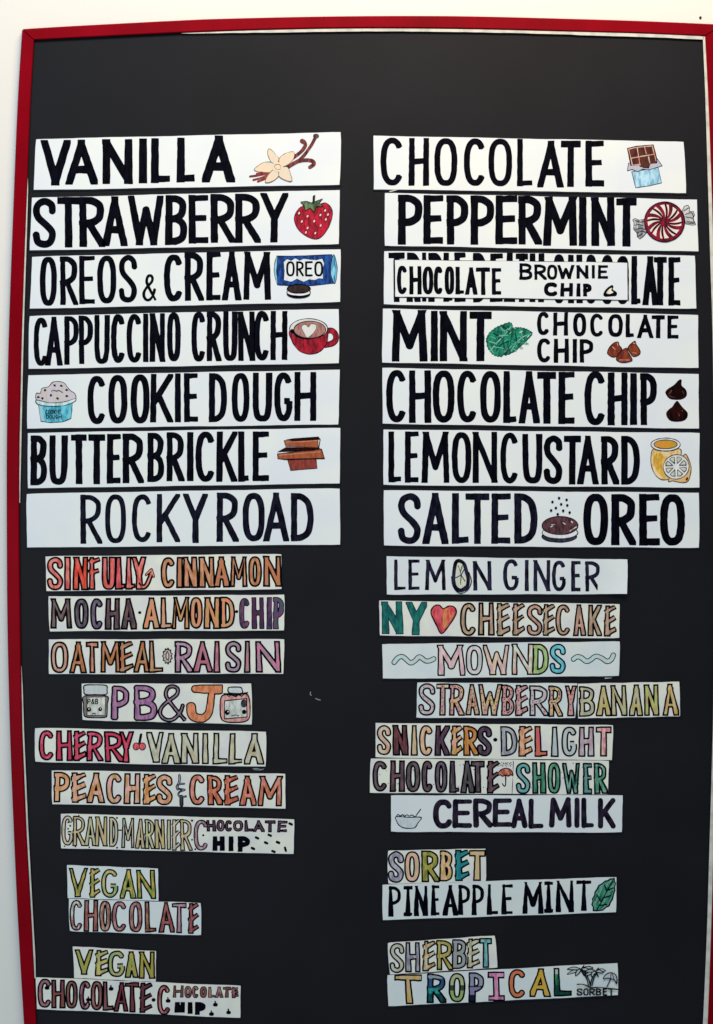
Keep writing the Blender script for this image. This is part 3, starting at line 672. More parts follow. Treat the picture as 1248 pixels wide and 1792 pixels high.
s = Sign("white strip lettered TRIPLE DEATH CHOCOLATE, mostly covered by a smaller strip", [('S', 133, 17), ('T', 1150, 52), ('T', 1160, 437), ('S', 133, 408)])
s.word('lettering', 'TRIPLE', 'S', [(168, 283), (300, 398), (410, 442), (458, 558), (565, 632), (645, 728)], (28, 30), (388, 390), 10.4)
s.word('lettering#2', 'DEATH', 'S', [(783, 883), (905, 1000), (1008, 1090), (1093, 1180), (1192, 1300)], (32, 36), (390, 392), 10.4)
s.word('lettering#3', 'CHOCOLATE', 'T', [(115, 205), (225, 330), (350, 435), (465, 557), (578, 668), (685, 755), (768, 880), (850, 943), (955, 1045)], (38, 62), (396, 416), 10.6)
s.done()
s = Sign("small white strip lettered CHOCOLATE BROWNIE CHIP stuck over a larger strip", [('S', 205, 83), ('T', 662, 103), ('T', 665, 373), ('S', 207, 350)], depth=0.0042, backing=True, back=0.7)
s.word('lettering', 'CHOCOLATE', 'S', [(228, 305), (318, 407), (415, 493), (495, 563), (575, 645), (655, 717), (725, 812), (805, 905), (918, 988)], (124, 140), (333, 337), 7.2)
s.word('lettering#2', 'B', 'S', [(1120, 1213)], (106, 106), (228, 228), 5.6)
s.word('lettering#2', 'ROWNIE', 'T', [(-20, 68), (72, 148), (150, 270), (288, 372), (398, 422), (443, 517)], (114, 122), (228, 218), 5.4)
s.word('lettering#3', 'CHIP', 'T', [(50, 157), (170, 262), (285, 318), (335, 397)], (246, 254), (346, 349), 7)
k = Sketch(s, "chocolate_chip_drawing", 'T')
k.fill('chip', [(482, 330), (505, 292), (545, 265), (556, 280), (552, 298), (580, 318), (576, 344), (540, 348), (495, 350)], BLACK)
k.fill('chip', [(505, 325), (520, 300), (545, 285), (540, 305), (555, 318), (530, 330)], ((226, 200, 170), (240, 226, 206)), same=True)
k.done()
k = Sketch(s, "edge_shade_line", 'S'); k.line('edge_shade_line', [(209, 86), (210, 200), (211, 348)], 1.8, BLACK, smooth=False); k.z = 'T'; k.line('edge_shade_line', [(660, 105), (661, 240), (663, 372)], 1.4, BLACK, smooth=False); k.done()  # dark end lines painted in for the shading of the strip's thickness
s.done()

s = Sign("white strip lettered MINT CHOCOLATE CHIP with two green leaves and brown chips", [('U', 125, 22), ('V', 1172, 65), ('V', 1175, 455), ('U', 120, 413)])
s.word('lettering', 'MINT', 'U', [(190, 447), (470, 530), (540, 738), (757, 915)], (28, 44), (406, 403), 13)
s.word('lettering#2', 'CHOCOLATE', 'V', [(0, 92), (118, 225), (262, 358), (385, 488), (517, 625), (645, 705), (730, 845), (835, 928), (948, 1030)], (44, 72), (214, 240), 7.2)
s.word('lettering#3', 'CHIP', 'V', [(0, 105), (122, 232), (258, 291), (310, 410)], (236, 246), (415, 416), 7.6)
def serrate(pts, n, amp):
    p = catmull(pts, True, n); cx = sum(a for a, b in p)/len(p); cy = sum(b for a, b in p)/len(p); o = []
    for i, (x, y) in enumerate(p):
        m = 1+(amp if i % 2 else -amp)*RND.uniform(.5, 1.2); o.append((cx+(x-cx)*m, cy+(y-cy)*m))
    return o
k = Sketch(s, "mint_leaves_drawing", 'U'); GL = ((10, 98, 78), (22, 130, 100)); GD = ((6, 44, 50), (10, 70, 66)); GLT = ((150, 200, 186), (90, 180, 150))
k.fill('leaf', serrate([(1065, 175), (1120, 158), (1180, 175), (1212, 205), (1160, 265), (1090, 328), (1010, 360), (1000, 290)], 6, .03), GL, smooth=False, ol=.8, oc=GD)
k.fill('leaf', serrate([(880, 270), (888, 220), (930, 170), (985, 142), (1055, 122), (1068, 165), (1060, 230), (1045, 300), (1000, 362), (940, 362), (900, 325)], 5, .03), GL, smooth=False, ol=.8, oc=GD)
for p, c in (([(905, 330), (960, 265), (1020, 200), (1060, 150)], GLT), ([(1010, 335), (1080, 280), (1150, 225), (1205, 205)], GLT), ([(900, 260), (950, 275)], GLT), ([(930, 200), (990, 235)], GD), ([(985, 160), (1020, 200)], GLT), ([(950, 330), (990, 280), (1040, 260)], GD), ([(1090, 200), (1100, 260)], GD), ([(1130, 180), (1140, 230)], GLT), ([(1060, 330), (1090, 280)], GLT), ([(1020, 345), (1045, 300)], GD), ([(910, 225), (945, 240)], GLT), ([(940, 300), (1000, 310)], GLT), ([(1000, 150), (1050, 190)], GD), ([(1150, 250), (1120, 220)], GLT), ([(975, 220), (1035, 215)], GLT), ([(905, 300), (930, 345)], GLT)):
    k.line('leaf', p, 1.5, c)
r_ = random.Random(21)
for q in range(34):
    x, y = r_.uniform(900, 1180), r_.uniform(150, 350)
    if (x-1045)**2/150**2+(y-245)**2/95**2 > .9: continue
    a = r_.choice((-.9, -.6, .5, .2))+r_.uniform(-.2, .2); L = r_.uniform(12, 30)
    k.line('leaf', [(x, y), (x+L*math.cos(a), y+L*math.sin(a))], r_.uniform(.9, 1.7), r_.choice((GLT, ((30, 160, 120), (50, 170, 136)), GLT, ((206, 226, 216), (170, 210, 196)), ((8, 84, 70), (10, 90, 74)))))
k.done()
k = Sketch(s, "chocolate_chips_drawing", 'V'); CC = ((150, 66, 34), (112, 40, 26)); CD = ((46, 18, 22), (30, 12, 16))
for p in ([(515, 350), (522, 312), (560, 270), (590, 265), (597, 288), (618, 318), (592, 362), (552, 375)], [(662, 305), (690, 272), (714, 258), (722, 282), (750, 330), (740, 358), (702, 370), (680, 345)], [(577, 388), (602, 342), (648, 308), (664, 340), (690, 385), (680, 407), (612, 413)]):
    k.fill('chip', p, CC, ol=1.2, oc=CD)
for p in ([(585, 272), (588, 290)], [(550, 300), (570, 320)], [(700, 272), (715, 275)], [(695, 340), (720, 345)], [(600, 395), (670, 395)]): k.line('chip', p, 1.4, ((206, 120, 96), (224, 150, 130)))
k.done(); s.done()

s = Sign("white strip lettered CHOCOLATE CHIP with two dark chocolate drops one above the other", [('W', 123, 15), ('X', 1175, 60), ('X', 1180, 458), ('W', 123, 422)])
s.word('lettering', 'CHOCOLA', 'W', [(148, 303), (315, 477), (488, 648), (665, 818), (832, 985), (1002, 1098), (1115, 1266)], (30, 42), (414, 419), 11.8)
s.word('lettering', 'TE', 'X', [(5, 137), (155, 275)], (42, 45), (420, 427), 12.2)
s.word('lettering#2', 'CHIP', 'X', [(345, 505), (515, 660), (676, 729), (752, 873)], (40, 58), (435, 430), 11.6)
k = Sketch(s, "chocolate_drops_drawing", 'X'); DD = ((20, 6, 8), (44, 14, 12))
for p in ([(937, 200), (952, 172), (1000, 140), (1030, 108), (1050, 104), (1052, 145), (1083, 178), (1086, 220), (1045, 244), (970, 240)], [(942, 350), (962, 318), (985, 300), (1005, 270), (1022, 258), (1042, 285), (1065, 312), (1095, 345), (1085, 385), (1040, 404), (970, 398)]): k.fill('drop', p, DD, ol=.8, oc=BLACK)
for p in ([(960, 205), (980, 180)], [(1060, 185), (1066, 205)], [(1030, 345), (1036, 365)], [(960, 220), (1000, 232)], [(1055, 325), (1058, 330)]): k.line('drop', p, 1.1, ((120, 80, 76), (90, 50, 46)))
k.done(); s.done()

s = Sign("white strip lettered LEMON CUSTARD with a yellow jar and a cut lemon", [('Y', 128, 27), ('Z', 1182, 52), ('Z', 1182, 450), ('Y', 130, 432)])
s.word('lettering', 'LEMON', 'Y', [(165, 260), (285, 387), (408, 610), (627, 770), (780, 958)], (42, 46), (414, 416), 10.4)
s.word('lettering#2', 'CU', 'Y', [(980, 1118), (1142, 1286)], (48, 60), (420, 422), 10.4)
s.word('lettering#2', 'STARD', 'Z', [(47, 185), (197, 317), (293, 447), (467, 595), (613, 748)], (70, 76), (426, 432), 11.2)
k = Sketch(s, "custard_jar_drawing", 'JZ'); OC = ((46, 40, 46), (70, 62, 60))
k.fill('jar', [(140, 860), (112, 1000), (122, 1150), (180, 1290), (275, 1380), (400, 1385), (520, 1300), (640, 930), (600, 850), (500, 880), (367, 893), (230, 880)], ((247, 202, 122), (244, 214, 160)), ol=1.1, oc=OC)
k.fill('jar', [(185, 950), (320, 950), (345, 1150), (330, 1330), (220, 1250), (165, 1100)], ((228, 170, 52), (236, 186, 80)))
k.ell('jar_rim', 367, 775, 256, 112, ((244, 244, 240), (236, 238, 240)), ol=1.1, oc=OC); k.ell('custard', 367, 772, 202, 76, ((222, 170, 48), (230, 150, 60)), ol=1.2, oc=OC)
k.fill('lemon', [(420, 1385), (500, 1408), (640, 1436), (740, 1425), (775, 1380), (795, 1310), (812, 1180), (770, 1040), (680, 960)], ((247, 208, 138), (244, 180, 110)), ol=1.1, oc=OC)
k.ell('lemon', 553, 1165, 226, 212, ((243, 243, 240), (234, 236, 236)), ol=1.1, oc=OC, a=-.3)
for i in range(8):
    a = i*6.283/8+.35; p = [(550+60*math.cos(a), 1160+58*math.sin(a)), (550+178*math.cos(a-.27), 1160+168*math.sin(a-.27)), (550+188*math.cos(a), 1160+178*math.sin(a)), (550+178*math.cos(a+.27), 1160+168*math.sin(a+.27))]
    k.fill('lemon_segment', p, ((214, 208, 192), (226, 222, 210)), smooth=False, ol=.9, oc=OC)
k.line('lemon', [(735, 1385), (745, 1360)], 2.4, BLACK)
k.done(); s.done()

s = Sign("white strip lettered SALTED and another word with a dark sandwich cookie under falling salt", [('AA', 132, 33), ('AB', 1180, 50), ('AB', 1180, 452), ('AA', 132, 437)])
s.word('lettering', 'SALTED', 'AA', [(233, 403), (415, 600), (628, 750), (728, 900), (915, 1057), (1083, 1250)], (52, 56), (426, 422), 12.2, ink_=NAVY)
s.word('lettering#2', 'OREO', 'AB', [(337, 518), (542, 718), (743, 893), (895, 1077)], (58, 60), (432, 438), 13.4)
k = Sketch(s, "sandwich_cookie_drawing", 'AB')
k.ell('cookie', 162, 370, 126, 42, ((44, 40, 58), (60, 56, 78)), ol=1.2, oc=BLACK); k.ell('cream', 167, 342, 130, 44, ((246, 246, 242), (236, 238, 240)), ol=1.1, oc=BLACK)
k.ell('cookie', 167, 290, 131, 66, ((74, 44, 50), (96, 60, 66)), ol=1.3, oc=BLACK)
for p in ([(105, 285), (130, 282)], [(190, 270), (205, 280)], [(250, 260), (258, 268)], [(240, 330), (285, 300)], [(100, 300), (115, 292)]): k.line('cookie', p, 1.2, ((206, 180, 180), (240, 230, 230)))
for x, y in ((160, 90), (215, 103), (112, 118), (175, 135), (220, 143), (137, 162), (102, 180), (190, 182), (237, 195), (150, 208)): k.ell('salt_grain', x, y, 9, 10, BLACK)
k.done(); s.done()

# ================================================================= left column, small
B_ = PAPER_B; OW = 11.8; OL = 3.25
s = Sign("small strip lettered SINFULLY CINNAMON in red and brown with an arrow tail", [('c', 50, 45), ('d', 1105, 22), ('d', 1108, 345), ('c', 60, 360)], paper=B_)
s.word('lettering', 'SINFULLY', 'c', [(60, 215), (222, 280), (300, 440), (443, 550), (560, 690), (685, 775), (778, 865), (835, 970)], (48, 46), (358, 348), OW, outline=OL,
  fills=[((236, 92, 92), (240, 130, 120)), ((238, 100, 100), (244, 130, 120)), ((246, 70, 40), (238, 96, 76)), ((235, 84, 70), (240, 110, 100)), ((238, 96, 76), (236, 110, 110)), ((214, 70, 80), (226, 96, 100)), ((226, 84, 84), (236, 120, 116)), ((238, 96, 84), (246, 130, 120))])
s.path('lettering', 'c', [(905, 290), (935, 325), (970, 305), (1000, 240), (1012, 200)], 9.5, OL, ((240, 110, 96), (246, 140, 120))); s.path('lettering', 'c', [(965, 212), (1015, 165), (1035, 228)], 5, 1.5, ((236, 120, 96), (240, 150, 120)), smooth=False)
CN = [((206, 134, 86), (216, 150, 110)), ((214, 140, 106), (200, 124, 80)), ((204, 128, 74), (214, 146, 110))]
s.word('lettering#2', 'CINNAMON', 'd', [(5, 145), (152, 207), (210, 345), (352, 500), (487, 635), (640, 795), (800, 930), (940, 1108)], (50, 40), (338, 322), OW, outline=OL, fills=CN); s.done()

s = Sign("small strip lettered MOCHA ALMOND CHIP in dark brown, tan and purple", [('e', 75, 62), ('f', 1132, 45), ('f', 1132, 372), ('e', 88, 378)], paper=B_)
MO = [((96, 74, 76), (120, 94, 96)), ((86, 70, 78), (110, 96, 108)), ((106, 88, 112), (124, 104, 124)), ((90, 70, 76), (112, 80, 84)), ((84, 62, 74), (112, 84, 84))]
s.word('lettering', 'MOCHA', 'e', [(95, 290), (310, 445), (455, 580), (592, 730), (735, 880)], (78, 72), (356, 368), 11.2, outline=OL, fills=MO)
s.spots('centre_dot', 'e', [(908, 208)], 2.6); s.spots('centre_dot#2', 'f', [(698, 199)], 2.6)
AL = [((226, 172, 124), (236, 150, 110)), ((222, 176, 150), (230, 160, 120)), ((224, 170, 104), (228, 150, 106))]
s.word('lettering#2', 'AL', 'e', [(937, 1092), (1093, 1200)], (68, 68), (362, 362), OW, outline=OL, fills=AL)
s.word('lettering#2', 'MOND', 'f', [(110, 270), (268, 392), (400, 550), (548, 685)], (66, 64), (362, 356), OW, outline=OL, fills=AL[2:]+AL[:1])
s.word('lettering#3', 'CHIP', 'f', [(718, 822), (833, 950), (968, 1022), (1030, 1130)], (74, 62), (358, 364), 9.4, outline=1.6, fills=[((62, 52, 76), (110, 70, 100)), ((92, 44, 78), (60, 40, 76)), ((66, 48, 90), (110, 60, 100)), ((70, 96, 110), (110, 64, 110))], line=NAVY); s.done()

s = Sign("small strip lettered OATMEAL RAISIN in orange brown and mauve", [('g', 80, 72), ('h', 1132, 70), ('h', 1125, 385), ('g', 82, 388)], paper=B_)
OT = [((206, 146, 122), (214, 160, 140)), ((198, 122, 72), (206, 134, 90)), ((206, 130, 96), (216, 146, 120)), ((204, 128, 66), (200, 134, 96)), ((208, 150, 116), (190, 122, 80)), ((204, 150, 106), (196, 120, 70)), ((190, 150, 104), (206, 150, 110))]
s.word('lettering', 'OATMeAL', 'g', [(95, 262), (270, 425), (420, 530), (548, 735), (720, 850), (855, 1005), (990, 1120)], (92, 82), (382, 376), 10.8, outline=OL, fills=OT)
s.word('lettering#2', 'RAISIN', 'h', [(135, 300), (302, 478), (482, 555), (588, 745), (760, 832), (870, 1100)], (84, 84), (376, 377), 11.2, outline=OL, fills=[((182, 136, 158), (196, 150, 170)), ((204, 112, 130), (190, 120, 140)), ((194, 118, 130), (206, 130, 150)), ((188, 156, 170), (170, 136, 160)), ((172, 144, 138), (196, 130, 140)), ((192, 146, 166), (214, 130, 160))])
k = Sketch(s, "oat_drawing", 'g'); k.fill('oat', [(1160+(46 if i % 2 else 34)*math.cos(a), 224+(72 if i % 2 else 58)*math.sin(a)) for i, a in enumerate(np.linspace(0, 6.283, 23)[:-1])], ((216, 206, 192), (206, 180, 176)), ol=1.5); k.line('oat', [(1158, 185), (1165, 215), (1155, 240), (1168, 262)], 1.6); k.ell('oat', 1160, 224, 14, 34, ((206, 170, 160), (220, 200, 190)), ol=1.2); k.done(); s.done()

s = Sign("small strip lettered PB&J between drawings of two smiling jars", [('i', 68, 58), ('j', 888, 58), ('j', 888, 430), ('i', 75, 392)], paper=B_)
s.word('lettering', 'PB', 'i', [(335, 505), (540, 755)], (68, 66), (392, 404), 12.4, outline=3.0, fills=[((170, 118, 160), (182, 128, 158)), ((164, 106, 158), (176, 124, 160))], cap='r')
s.word('lettering#2', '&', 'i', [(760, 1030)], (60, 60), (412, 412), 8.4, outline=2.9, fills=[((136, 116, 124), (160, 130, 150))])
s.word('lettering#3', 'J', 'j', [(295, 620)], (64, 64), (418, 418), 16, outline=2.2, fills=[((226, 132, 84), (232, 144, 100))], cap='r')
k = Sketch(s, "peanut_butter_jar_drawing", 'i')
k.fill('jar', [(92, 172), (85, 250), (88, 335), (110, 362), (190, 370), (280, 365), (298, 340), (300, 250), (296, 172)], ((150, 134, 130), (130, 112, 110)), ol=1.6)
k.fill('jar_label', [(115, 182), (285, 180), (280, 345), (116, 350)], ((214, 212, 198), (226, 224, 214)), smooth=False, ol=.9)
k.fill('jar_lid', [(95, 75), (190, 70), (290, 76), (298, 115), (290, 155), (190, 160), (100, 155), (88, 115)], ((222, 224, 222), (208, 212, 212)), ol=1.7)
k.text('jar_label', 'P&B', [(120, 150), (155, 185), (188, 218)], 196, 246, 1.4); k.ell('jar_label', 132, 294, 22, 20, LINE); k.ell('jar_label', 236, 292, 18, 18, LINE); k.line('jar_label', [(165, 335), (178, 328), (192, 335)], 1.2)
k.ell('jar_label', 134, 290, 7, 7, ((220, 220, 214), (220, 220, 214))); k.ell('jar_label', 239, 288, 6, 6, ((220, 220, 214), (220, 220, 214)))
k.done()
k = Sketch(s, "jelly_jar_drawing", 'j')
k.fill('jar', [(640, 160), (605, 195), (600, 290), (610, 375), (650, 405), (740, 412), (830, 402), (868, 360), (872, 260), (862, 185), (830, 150), (740, 165)], ((226, 152, 146), (232, 170, 160)), ol=1.8)
k.fill('jar_label', [(640, 215), (840, 195), (845, 362), (640, 380)], ((206, 208, 198), (220, 220, 212)), smooth=False, ol=1.4)
k.fill('jar_lid', [(680, 140), (672, 105), (690, 92), (780, 92), (798, 110), (800, 145), (740, 150)], ((224, 228, 226), (214, 218, 218)), ol=1.6)
k.line('jar_lid', [(632, 150), (720, 153), (800, 148), (850, 140)], 1.8); k.line('jar_lid', [(660, 160), (680, 175), (700, 162), (740, 178), (765, 160), (795, 172), (815, 155)], 1.3)
k.ell('jar_label', 665, 320, 22, 24, LINE); k.ell('jar_label', 818, 316, 20, 20, LINE); k.ell('jar_label', 672, 314, 7, 7, ((220, 220, 214), (220, 220, 214))); k.line('jar_label', [(705, 352), (735, 345), (770, 350)], 1.1); k.ell('jar_label', 815, 240, 24, 34, ((90, 78, 104), (40, 36, 50)), ol=.8)
k.done(); s.done()

s = Sign("small strip lettered CHERRY VANILLA in pinkish red and cream with two red cherries", [('k', 55, 62), ('l', 1070, 95), ('l', 1070, 415), ('k', 62, 370)], paper=B_)
CR = [((226, 66, 100), (232, 90, 120)), ((222, 60, 96), (214, 60, 90)), ((230, 66, 80), (224, 80, 110))]
s.word('lettering', 'CHeRRY', 'k', [(90, 240), (250, 402), (408, 525), (530, 680), (690, 865), (822, 955)], (78, 92), (354, 380), 10.8, outline=OL, fills=CR)
VC = [((212, 206, 174), (220, 214, 190)), ((206, 200, 166), (214, 204, 170)), ((216, 196, 160), (208, 202, 176)), ((216, 196, 176), (214, 206, 170))]
s.word('lettering#2', 'V', 'k', [(1075, 1238)], (98, 98), (380, 380), OW, outline=2.9, fills=VC)
s.word('lettering#2', 'ANILLA', 'l', [(120, 290), (295, 460), (482, 552), (585, 718), (730, 858), (872, 1050)], (108, 106), (390, 400), OW, outline=2.9, fills=VC[1:]+VC)
k = Sketch(s, "cherries_drawing", 'k'); k.line('stem', [(1010, 195), (1016, 160), (1024, 122)], 4, BLACK); k.ell('cherry', 980, 230, 30, 32, ((216, 40, 60), (236, 90, 100)), ol=1); k.ell('cherry', 1036, 230, 29, 32, ((216, 40, 60), (236, 90, 100)), ol=1); k.done(); s.done()

s = Sign("small strip lettered PEACHES and CREAM in peach orange with a dark ampersand", [('m', 52, 62), ('n', 1138, 95), ('n', 1145, 412), ('m', 60, 370)], paper=B_)
PE = [((232, 156, 90), (236, 170, 120)), ((236, 164, 106), (236, 176, 146)), ((234, 160, 100), (238, 178, 150)), ((228, 176, 116), (238, 178, 160)), ((236, 168, 116), (236, 180, 160))]
s.word('lettering', 'PeACHeS', 'm', [(75, 225), (232, 370), (375, 540), (548, 705), (712, 865), (885, 1005), (1003, 1158)], (74, 96), (354, 382), OW, outline=2.9, fills=PE)
s.word('lettering#3', 'CReAM', 'n', [(265, 418), (430, 572), (582, 715), (722, 878), (892, 1118)], (96, 112), (382, 392), 11.2, outline=2.9, fills=[((222, 132, 96), (232, 150, 130)), ((216, 112, 74), (222, 130, 100)), ((210, 100, 66), (222, 122, 96)), ((220, 118, 84), (226, 140, 116))])
s.path('lettering#2', 'n', [(178, 108), (178, 160), (160, 205), (160, 235)], 4.2, 1.4, ((190, 194, 206), (150, 150, 170)), cap='r'); s.path('lettering#2', 'n', [(220, 185), (170, 190), (152, 215), (175, 232), (225, 240), (180, 258), (168, 285), (190, 305), (235, 300)], 3.8, 1.3, ((150, 156, 176), (60, 60, 80))); s.path('lettering#2', 'n', [(196, 300), (196, 340), (196, 380)], 7.5, 1.8, ((60, 60, 84), (100, 100, 130)), cap='b'); s.done()

s = Sign("small speckled strip with narrow cream letters ending in dark CHOCOLATE CHIP lettering", [('o', 85, 62), ('p', 1117, 112), ('p', 1115, 430), ('o', 88, 377)], paper=B_)
GM = [((212, 206, 182), (222, 200, 176)), ((222, 190, 152), (214, 196, 150)), ((206, 198, 164), (212, 206, 150)), ((222, 196, 150), (208, 186, 130)), ((218, 206, 176), (210, 200, 160))]
s.word('lettering', 'GRAND', 'o', [(90, 205), (195, 310), (300, 410), (398, 510), (525, 610)], (76, 92), (350, 368), 7.6, outline=2.2, fills=GM)
s.path('hyphen', 'o', [(612, 212), (635, 212)], 2.2, .2, LINE, smooth=False)
s.word('lettering#2', 'MARNI', 'o', [(638, 758), (765, 855), (850, 940), (940, 1035), (1048, 1090)], (97, 116), (372, 392), 7.6, outline=2.2, fills=GM)
s.word('lettering#2', 'eR', 'p', [(5, 80), (80, 190)], (112, 110), (396, 404), 7.4, outline=2.1, fills=GM)
s.word('lettering#3', 'C', 'p', [(200, 345)], (116, 116), (400, 400), 8.6, outline=2.1, fills=[((172, 132, 140), (190, 160, 170))])
s.word('lettering#3', 'HOCOLATE', 'p', [(318, 405), (410, 485), (485, 557), (560, 655), (665, 745), (745, 845), (852, 945), (965, 1055)], (118, 122), (222, 234), 6.0, outline=2.1, fills=[((120, 62, 76), (90, 60, 80)), ((110, 80, 96), (130, 90, 110))], line=BLACK)
s.word('lettering#4', 'HIP', 'p', [(375, 485), (520, 565), (605, 715)], (268, 264), (396, 414), 8.6)
for q in ((780, 282), (895, 258), (862, 327), (970, 323), (742, 378), (928, 405), (1085, 155)): s.path('chip_fleck#%d' % q[0], 'p', [(q[0]-10, q[1]-4), (q[0]+10, q[1]+5)], 4.2, .1, LINE, smooth=False)
s.path('chip_fleck#0', 'p', [(1034, 372), (1042, 400)], 4.2, .1, LINE, smooth=False)
s.spots('speckles', 'o', [(155, 140), (172, 172), (152, 200), (120, 358), (218, 362), (345, 368), (598, 372), (597, 100), (250, 80)], 1.5); s.spots('speckles', 'p', [(188, 125), (165, 195), (290, 258), (188, 300), (218, 385)], 1.8); s.done()

s = Sign("small olive green VEGAN strip above the short brown CHOCOLATE strip", [('q', 78, 42), ('q', 817, 68), ('q', 820, 332), ('q', 88, 308)], paper=PAPER_P)
s.word('lettering', 'VeGAN', 'q', [(92, 248), (262, 348), (355, 500), (510, 640), (642, 797)], (62, 78), (300, 318), 9.4, outline=2.6, fills=[((158, 160, 74), (196, 176, 90)), ((176, 170, 92), (206, 180, 96)), ((160, 190, 130), (206, 190, 120)), ((150, 166, 76), (206, 180, 90)), ((140, 170, 70), (200, 170, 80))]); s.done()
s = Sign("small strip lettered only CHOCOLATE in brown under the upper VEGAN strip", [('q', 95, 315), ('q', 1165, 347), ('q', 1165, 610), ('q', 100, 575)], paper=PAPER_P)
s.word('lettering', 'CHOCOLATe', 'q', [(100, 212), (217, 333), (340, 437), (440, 570), (580, 692), (708, 802), (820, 950), (930, 1045), (1060, 1145)], (318, 350), (575, 596), 9.2, outline=2.6, fills=[((196, 130, 124), (212, 200, 190)), ((158, 84, 76), (176, 110, 100)), ((164, 96, 92), (196, 150, 130)), ((176, 120, 124), (196, 140, 140)), ((160, 88, 86), (186, 130, 126)), ((150, 84, 78), (176, 120, 100)), ((150, 82, 78), (170, 96, 92)), ((190, 140, 140), (196, 150, 160)), ((146, 76, 76), (166, 90, 90))]); s.done()
s = Sign("small yellow green VEGAN strip above the long CHOCOLATE CHOCOLATE CHIP strip", [('r', 377, 58), ('r', 1135, 103), ('r', 1133, 382), ('r', 390, 345)], paper=PAPER_B)
s.word('lettering', 'VeGAN', 'r', [(397, 563), (582, 700), (692, 860), (852, 970), (980, 1125)], (80, 106), (312, 362), 10.2, outline=2.75, fills=[((186, 182, 90), (176, 170, 84)), ((190, 186, 120), (206, 190, 110)), ((206, 190, 120), (160, 180, 120)), ((174, 176, 90), (186, 170, 80)), ((190, 172, 80), (180, 164, 70))]); s.done()
s = Sign("long lowest left strip lettered CHOCOLATE CHOCOLATE CHIP in maroon touching the frame", [('r', 40, 338), ('t', 1150, 418), ('t', 1148, 710), ('r', 50, 628)], paper=PAPER_B, depth=0.0019)
s.word('lettering', 'CHOCOLATe', 'r', [(55, 190), (180, 308), (308, 425), (432, 548), (537, 655), (648, 745), (752, 885), (855, 980), (985, 1100)], (350, 392), (612, 668), 9.4, outline=2.9, fills=[((190, 130, 124), (160, 110, 120)), ((150, 84, 76), (130, 70, 80)), ((160, 100, 84), (110, 70, 76)), ((140, 76, 92), (176, 120, 130)), ((150, 84, 84), (170, 110, 100)), ((150, 100, 100), (130, 80, 90)), ((136, 50, 64), (110, 50, 60)), ((140, 70, 76), (120, 56, 64)), ((124, 52, 64), (90, 56, 66))])
s.word('lettering#2', 'C', 't', [(388, 520)], (406, 406), (684, 684), 9.4, outline=2.9, fills=[((160, 76, 84), (196, 120, 120))])
s.word('lettering#2', 'HOCOLATe', 't', [(535, 632), (638, 705), (708, 770), (778, 845), (855, 915), (920, 990), (990, 1060), (1068, 1130)], (414, 430), (526, 528), 5.8, outline=1.4, fills=[((150, 90, 80), (120, 76, 70)), ((130, 60, 70), (160, 110, 100)), ((190, 130, 130), (110, 70, 76))], line=BLACK)
s.word('lettering#3', 'HIP', 't', [(552, 645), (665, 715), (735, 832)], (566, 566), (660, 684), 8.6)
for zid, x, y in (('t', 920, 585), ('t', 1040, 655), ('t', 885, 670), ('t', 490, 550), ('r', 143, 432), ('r', 520, 540), ('r', 725, 440)):
    s.path('chip_fleck#%d' % (x+y), zid, [(x-6, y+4), (x+6, y+4)], 6.4, .1, BLACK, smooth=False); s.path('chip_fleck#%d' % (x+y), zid, [(x-2, y-24), (x+1, y)], 2.6, .1, BLACK, smooth=False)
s.spots('centre_dot', 'r', [(1112, 545)], 3.4); s.done()

# ================================================================= right column, small
s = Sign("glossy white strip lettered LEMON GINGER with a lemon slice for its letter O", [('u', 83, 45), ('v', 1135, 72), ('v', 1132, 388), ('u', 92, 392)], paper=PAPER_G, curl=0.010)
IN = ((8, 8, 18), (46, 43, 70))
s.word('lettering', 'LEM', 'u', [(155, 260), (285, 388), (438, 625)], (74, 76), (350, 354), 6.2, ink_=IN); s.word('lettering#3', 'N', 'u', [(875, 1040)], (86, 86), (356, 356), 6.6, ink_=IN)
s.word('lettering#2', 'GINGER', 'v', [(3, 150), (192, 245), (280, 432), (447, 578), (622, 708), (750, 888)], (70, 90), (358, 364), 6.8, ink_=IN)
k = Sketch(s, "lemon_slice_letter", 'u')
k.fill('slice', [(742, 85), (790, 110), (815, 190), (830, 260), (815, 330), (765, 355), (715, 335), (697, 260), (702, 170), (715, 105)], ((226, 228, 222), (222, 222, 196)), ol=5.2, oc=IN)
for p in ([(765, 215), (740, 130)], [(765, 215), (795, 160)], [(765, 215), (715, 240)], [(765, 215), (800, 270)], [(765, 215), (760, 300)], [(760, 180), (775, 130)]): k.line('slice', p, 1.2, IN)
k.line('slice', [(705, 300), (725, 335), (765, 350), (805, 325)], 4, IN); k.line('slice', [(678, 230), (690, 310), (730, 370), (780, 378), (830, 345), (858, 270), (835, 190)], 1.3, IN)
k.done(); s.done()

s = Sign("small strip lettered NY CHEESECAKE in teal and tan with a red heart", [('w', 72, 58), ('x', 1168, 88), ('x', 1163, 400), ('w', 75, 375)], paper=B_)
s.word('lettering', 'NY', 'w', [(93, 288), (315, 503)], (66, 68), (362, 372), 13, outline=1.4, fills=[((30, 126, 116), (16, 92, 90))], line=((8, 40, 46), (10, 56, 60)))
TN = [((190, 160, 128), (198, 168, 140)), ((186, 152, 120), (200, 160, 140)), ((190, 150, 130), (210, 160, 140))]
s.word('lettering#2', 'CH', 'w', [(805, 962), (970, 1120)], (74, 74), (386, 374), 11, outline=OL, fills=TN)
s.word('lettering#2', 'eeSeCAKe', 'x', [(48, 170), (192, 302), (318, 468), (468, 578), (582, 728), (740, 860), (877, 1003), (1027, 1135)], (78, 98), (380, 384), 10, outline=2.9, fills=TN)
k = Sketch(s, "heart_drawing", 'w'); HT = [(655, 132), (700, 108), (745, 112), (772, 145), (766, 190), (720, 265), (640, 358), (590, 275), (548, 190), (545, 145), (575, 104), (620, 100)]
